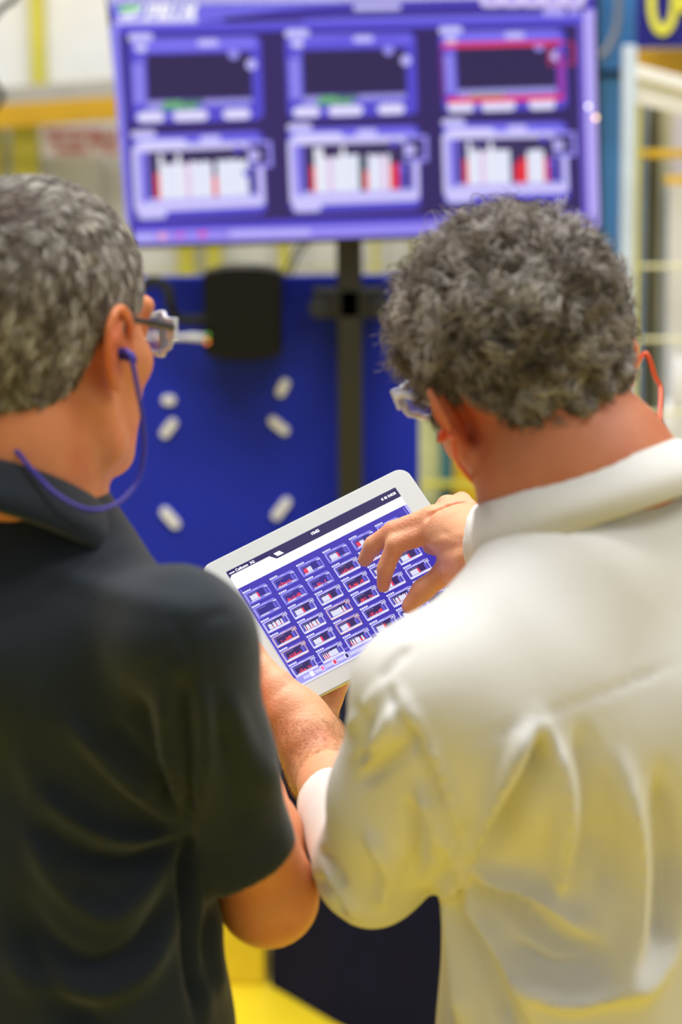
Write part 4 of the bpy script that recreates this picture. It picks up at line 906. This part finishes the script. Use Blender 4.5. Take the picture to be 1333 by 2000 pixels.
V = fold(V, F, [([(535, 1362), (548, 1347), (562, 1336)], -.0012, 3.0), ([(545, 1372), (556, 1358), (566, 1348)], .0006, 5), ([(757, 1068), (764, 1080), (770, 1092)], -.0007, 2.5), ([(762, 1066), (769, 1079), (775, 1090)], .0005, 2.5), ([(726, 1083), (732, 1093), (736, 1102)], -.0006, 2.2),
                 ([(760, 1098), (768, 1104), (778, 1100)], -.0006, 2.2), ([(746, 1130), (754, 1134), (761, 1138)], -.0006, 2.2), ([(812, 1084), (850, 1078), (915, 1062)], -.0022, 7), ([(838, 1064), (875, 1050), (930, 1040)], .0012, 6), ([(845, 1096), (885, 1092), (925, 1080)], .0012, 7), ([(860, 1035), (880, 1048), (905, 1050)], -.0012, 6),
                 ([(612, 1392), (624, 1408), (628, 1428)], -.0016, 5), ([(636, 1420), (652, 1432), (662, 1452)], -.0010, 5)])
raw('body', smooth_mesh(V, F, 1, .35), F, m_skinB, pB, smooth=True, cols=pigment(V, HB, (.86, .64, .52), (1.02, .58, .42), [(TP(625, 1480, 0), .060, (.84, .88, .82)), (kI, .02, (1, .92, .9))]))
eyes(HB, pB)
m_nail = mat('finger_nail', (232, 186, 164), rough=.25, var=.02)
nail('fingernail', fM[3], fM[2], cv((-.55, .75, -.5)), .0062, m_nail, pB); nail('fingernail', fI[3], fI[2], cv((-.9, .1, -.5)), .0058, m_nail, pB)
# fine forearm hairs
Pa, Na = sample_surface(V, F, 5200, lambda c: (np.linalg.norm(c-TP(612, 1462, 0), axis=1) < .066) & ((c-TP(596, 1405, 0))@-_u > -.004) , 12)
da = (-_u*.2+_r*.75)[None]+rng.randn(len(Pa), 3)*.45
hair_strands('arm_hair', Pa, Na, da, .0075, .00009, .0001, .3, 1, [(186, 140, 96), (160, 116, 76), (210, 172, 128)], 6, pB, lift=.22, nseg=5, tight=0.)
Vc, Fc = hair_cap('hair', HB, .005, m_cap if 0 else mat('curly_hair_mass', (112, 102, 90), rough=.8, var=.35, scale=60), pB, -.050, lump=.004, seed=11)
P, N = sample_surface(Vc, Fc, 21000, lambda c: hair_region(HB.loc(c), -.050, .026) < -.003, 4)
q = HB.loc(P); low = np.clip((.02-q[:, 2])*14, 0, 1)[:, None]
dirs = rng.randn(len(P), 3)*.2+(-HB.u*.5-HB.f*.1)[None]*(.3+low)+(HB.f*.35)[None]*(1-low)
hair_strands('curls', P, N, dirs, .030, .00060, .0042, 1.25, 30, [(184, 176, 168), (158, 148, 136), (128, 116, 102), (100, 88, 74), (206, 200, 194), (142, 130, 116)], 8, pB, lift=.38, nseg=10, lscale=.30+.70*np.clip((q[:, 2]+.02)*10, 0, 1)*np.clip(1.4-q[:, 1]*9, .5, 1))

m_shirt = mat('white_shirt_cotton', (226, 224, 217), rough=.85, var=.02, scale=20, bump=.15, bscale=500, sheen=.1)
ccB = C(1132, 938, 1.957); upB = nrm(cv((-.32, .95, .03))); xb = nrm(cv((.95, .32, .0))); xb = nrm(xb-upB*(xb@upB)); yb_ = np.cross(upB, xb)
shL = C(868, 1335, 1.855); cuff_n = nrm(-_r*.68+_u*.68+_f*.28)
cuffp = TP(652, 1556, -.002)
ct = cuffp+cuff_n*.004
ops = [U(rc(C(725, 1692, 2.0), C(674, 1592, 2.12), .0455, .039)), U(rc(C(674, 1592, 2.12), cuffp, .039, .0345), .012), U(rc(cuffp, ct+nrm(wrL-cuffp)*.03, .0345, .034), .01), I(plane(ct, cuff_n), .002), D(rc(cuffp-cuff_n*.02, wrL, .0318, .031), .002),
       U(rc(C(838, 1360, 1.87), C(792, 1560, 1.94), .058, .058), .03), U(rc(C(792, 1560, 1.94), C(728, 1695, 2.0), .058, .0445), .02),
       U(rc(C(838, 1360, 1.87), C(1056, 1282, 1.92), .058, .074), .02), U(rc(C(1056, 1282, 1.92), C(1150, 1185, 1.94), .074, .084), .03), U(rc(C(1130, 1170, 1.94), C(1560, 1215, 2.02), .082, .062), .04),
       U(rc(C(1235, 1400, 1.985), C(1235, 2150, 2.06), .158, .178, flat=(fB, .72)), .02),
       U(rc(C(1152, 1070, 1.962), C(1180, 1300, 1.97), .078, .11), .03), U(rc(C(1150, 1080, 1.962), C(1420, 1090, 1.99), .078, .082), .02), U(rc(C(1010, 1400, 1.91), C(1350, 1400, 1.97), .10, .115), .04),
       U(rc(C(905, 1640, 1.93), C(880, 1500, 1.9), .028, .045), .04),
       U(rc(C(1560, 1215, 2.02), C(1430, 1500, 2.17), .060, .050), .03), U(rc(C(1430, 1500, 2.17), C(1100, 1130, 2.245), .048, .036), .02),
       I(plane((0, 0, .88), (0, 0, -1))), I(plane(ccB-upB*.004, upB), .002)]
V, F = sdf_mesh(ops, np.array([C(560, 1000, 2.1)[0], 1.66, .85]), np.array([C(1680, 1000, 2.1)[0]+.02, 2.36, 1.58]), .0048)
fo = [([(905, 1692), (950, 1600), (1000, 1490), (1055, 1400)], .007, 15), ([(930, 1690), (990, 1610), (1050, 1500), (1062, 1420)], -.007, 17), ([(1062, 1405), (1100, 1520), (1105, 1660), (1095, 1760)], .008, 18), ([(1135, 1420), (1160, 1560), (1150, 1700)], -.006, 22), ([(1215, 1480), (1245, 1650), (1240, 1820), (1200, 1930)], .010, 22), ([(1290, 1500), (1310, 1700), (1300, 1880)], -.008, 24),
      ([(915, 1705), (1000, 1720), (1090, 1770), (1160, 1830)], .007, 17), ([(910, 1712), (990, 1760), (1080, 1840), (1190, 1870)], -.007, 17), ([(905, 1715), (950, 1800), (1010, 1900), (1060, 2010)], .006, 15), ([(895, 1720), (925, 1830), (965, 1930), (1000, 2020)], -.006, 12), ([(885, 1722), (895, 1850), (915, 2010)], .005, 13), ([(862, 1740), (868, 1850), (880, 2010)], -.004, 10), ([(1080, 1440), (1030, 1560), (960, 1660)], -.005, 22), ([(1340, 1700), (1310, 1850), (1220, 1960)], .006, 20), ([(1180, 1500), (1195, 1620), (1180, 1760)], -.004, 14), ([(640, 1440), (700, 1400), (740, 1340)], .002, 8), ([(700, 1500), (745, 1470), (800, 1400)], .003, 9), ([(1010, 1900), (1100, 1950), (1200, 1930), (1280, 1880)], .008, 20), ([(990, 1840), (1080, 1890), (1180, 1890)], -.005, 15),
      ([(772, 1333), (815, 1410), (857, 1491), (890, 1580), (915, 1660)], .0035, 7), ([(760, 1345), (800, 1425), (842, 1510), (875, 1600)], -.0035, 7), ([(1333, 1290), (1200, 1345), (1055, 1400), (900, 1460)], -.0010, 6),
      ([(700, 1380), (720, 1440), (700, 1490)], -.005, 10), ([(690, 1480), (740, 1440), (790, 1370)], .005, 13), ([(700, 1530), (770, 1480), (830, 1430)], -.004, 14), ([(820, 1530), (850, 1610), (840, 1710)], .005, 12), ([(800, 1560), (815, 1650), (800, 1730)], -.005, 12), ([(622, 1660), (650, 1690), (668, 1735)], -.003, 9), ([(640, 1700), (668, 1750), (700, 1790)], .003, 10), ([(860, 1600), (895, 1690), (860, 1745)], .006, 12),
      ([(610, 1720), (650, 1745), (672, 1790)], -.004, 8), ([(720, 1620), (760, 1700), (740, 1780)], .004, 14), ([(740, 1330), (762, 1300), (800, 1260)], -.002, 8), ([(780, 1240), (830, 1215), (870, 1180)], -.002, 9)]
V = fold(V, F, fo, 2.6); V = V+normals(V, F)*(.0016*noise3(V, 30, 9))[:, None]
raw('white_shirt', smooth_mesh(V, F, 1, .4), F, m_shirt, pB, smooth=True)
collar('shirt_collar', loop(ccB+upB*.004, xb*.083, yb_*.072), loop(ccB-upB*.036, xb*.097, yb_*.090), m_shirt, pB, .0035)
# cuff of the right sleeve at the tapping wrist, rolled cuff of the left one
w1 = C(1000, 1060, 2.270); w0 = C(930, 1058, 2.287)
Vq, Fq = sdf_mesh([U(rc(C(1100, 1120, 2.245), w1, .040, .037)), U(rc(w1, w0, .038, .039), .01), I(plane(C(934, 1060, 2.285), w0-w1)), D(rc(C(1000, 1065, 2.27), C(900, 1055, 2.3), .031), .002)], C(1100, 1120, 2.2)-.2, C(1000, 1060, 2.3)+.2, .004)
raw('right_cuff', Vq, Fq, m_shirt, pB, smooth=True)
trousers('trousers', (waB[0], waB[1], .94), .165, fB, footB, mat('tan_trousers', (120, 108, 88), rough=.9), pB)
for ft in footB: shoe(pB, None, ft, fB, MATS['black_shoe_leather'], MATS['rubber_sole'])
glasses('safety_glasses', HB, 'white rimmed safety glasses worn by the man in the white shirt', mat('white_frame', (222, 224, 240), rough=.25, var=.02), m_clear, .078, dz=.027, rr=.0028)
m_or = mat('orange_cord', (236, 96, 44), rough=.4)
cpB = [HB.p(.086, .001, -.006), HB.p(.098, -.002, -.012), C(1262, 690, 2.02), C(1280, 735, 2.02), C(1291, 760, 2.02), C(1290, 820, 1.98), C(1296, 855, 1.95), C(1300, 885, 1.99), C(1260, 960, 2.12), C(1080, 1040, 2.14), C(970, 1040, 2.12), C(946, 1000, 2.08), C(938, 960, 2.02), C(910, 925, 1.95), C(893, 900, 1.925), C(886, 860, 1.915), HB.p(-.086, .001, -.006)]
earplugs('orange corded earplugs worn by the man in the white shirt', HB, cpB, m_or, (-1, 1))
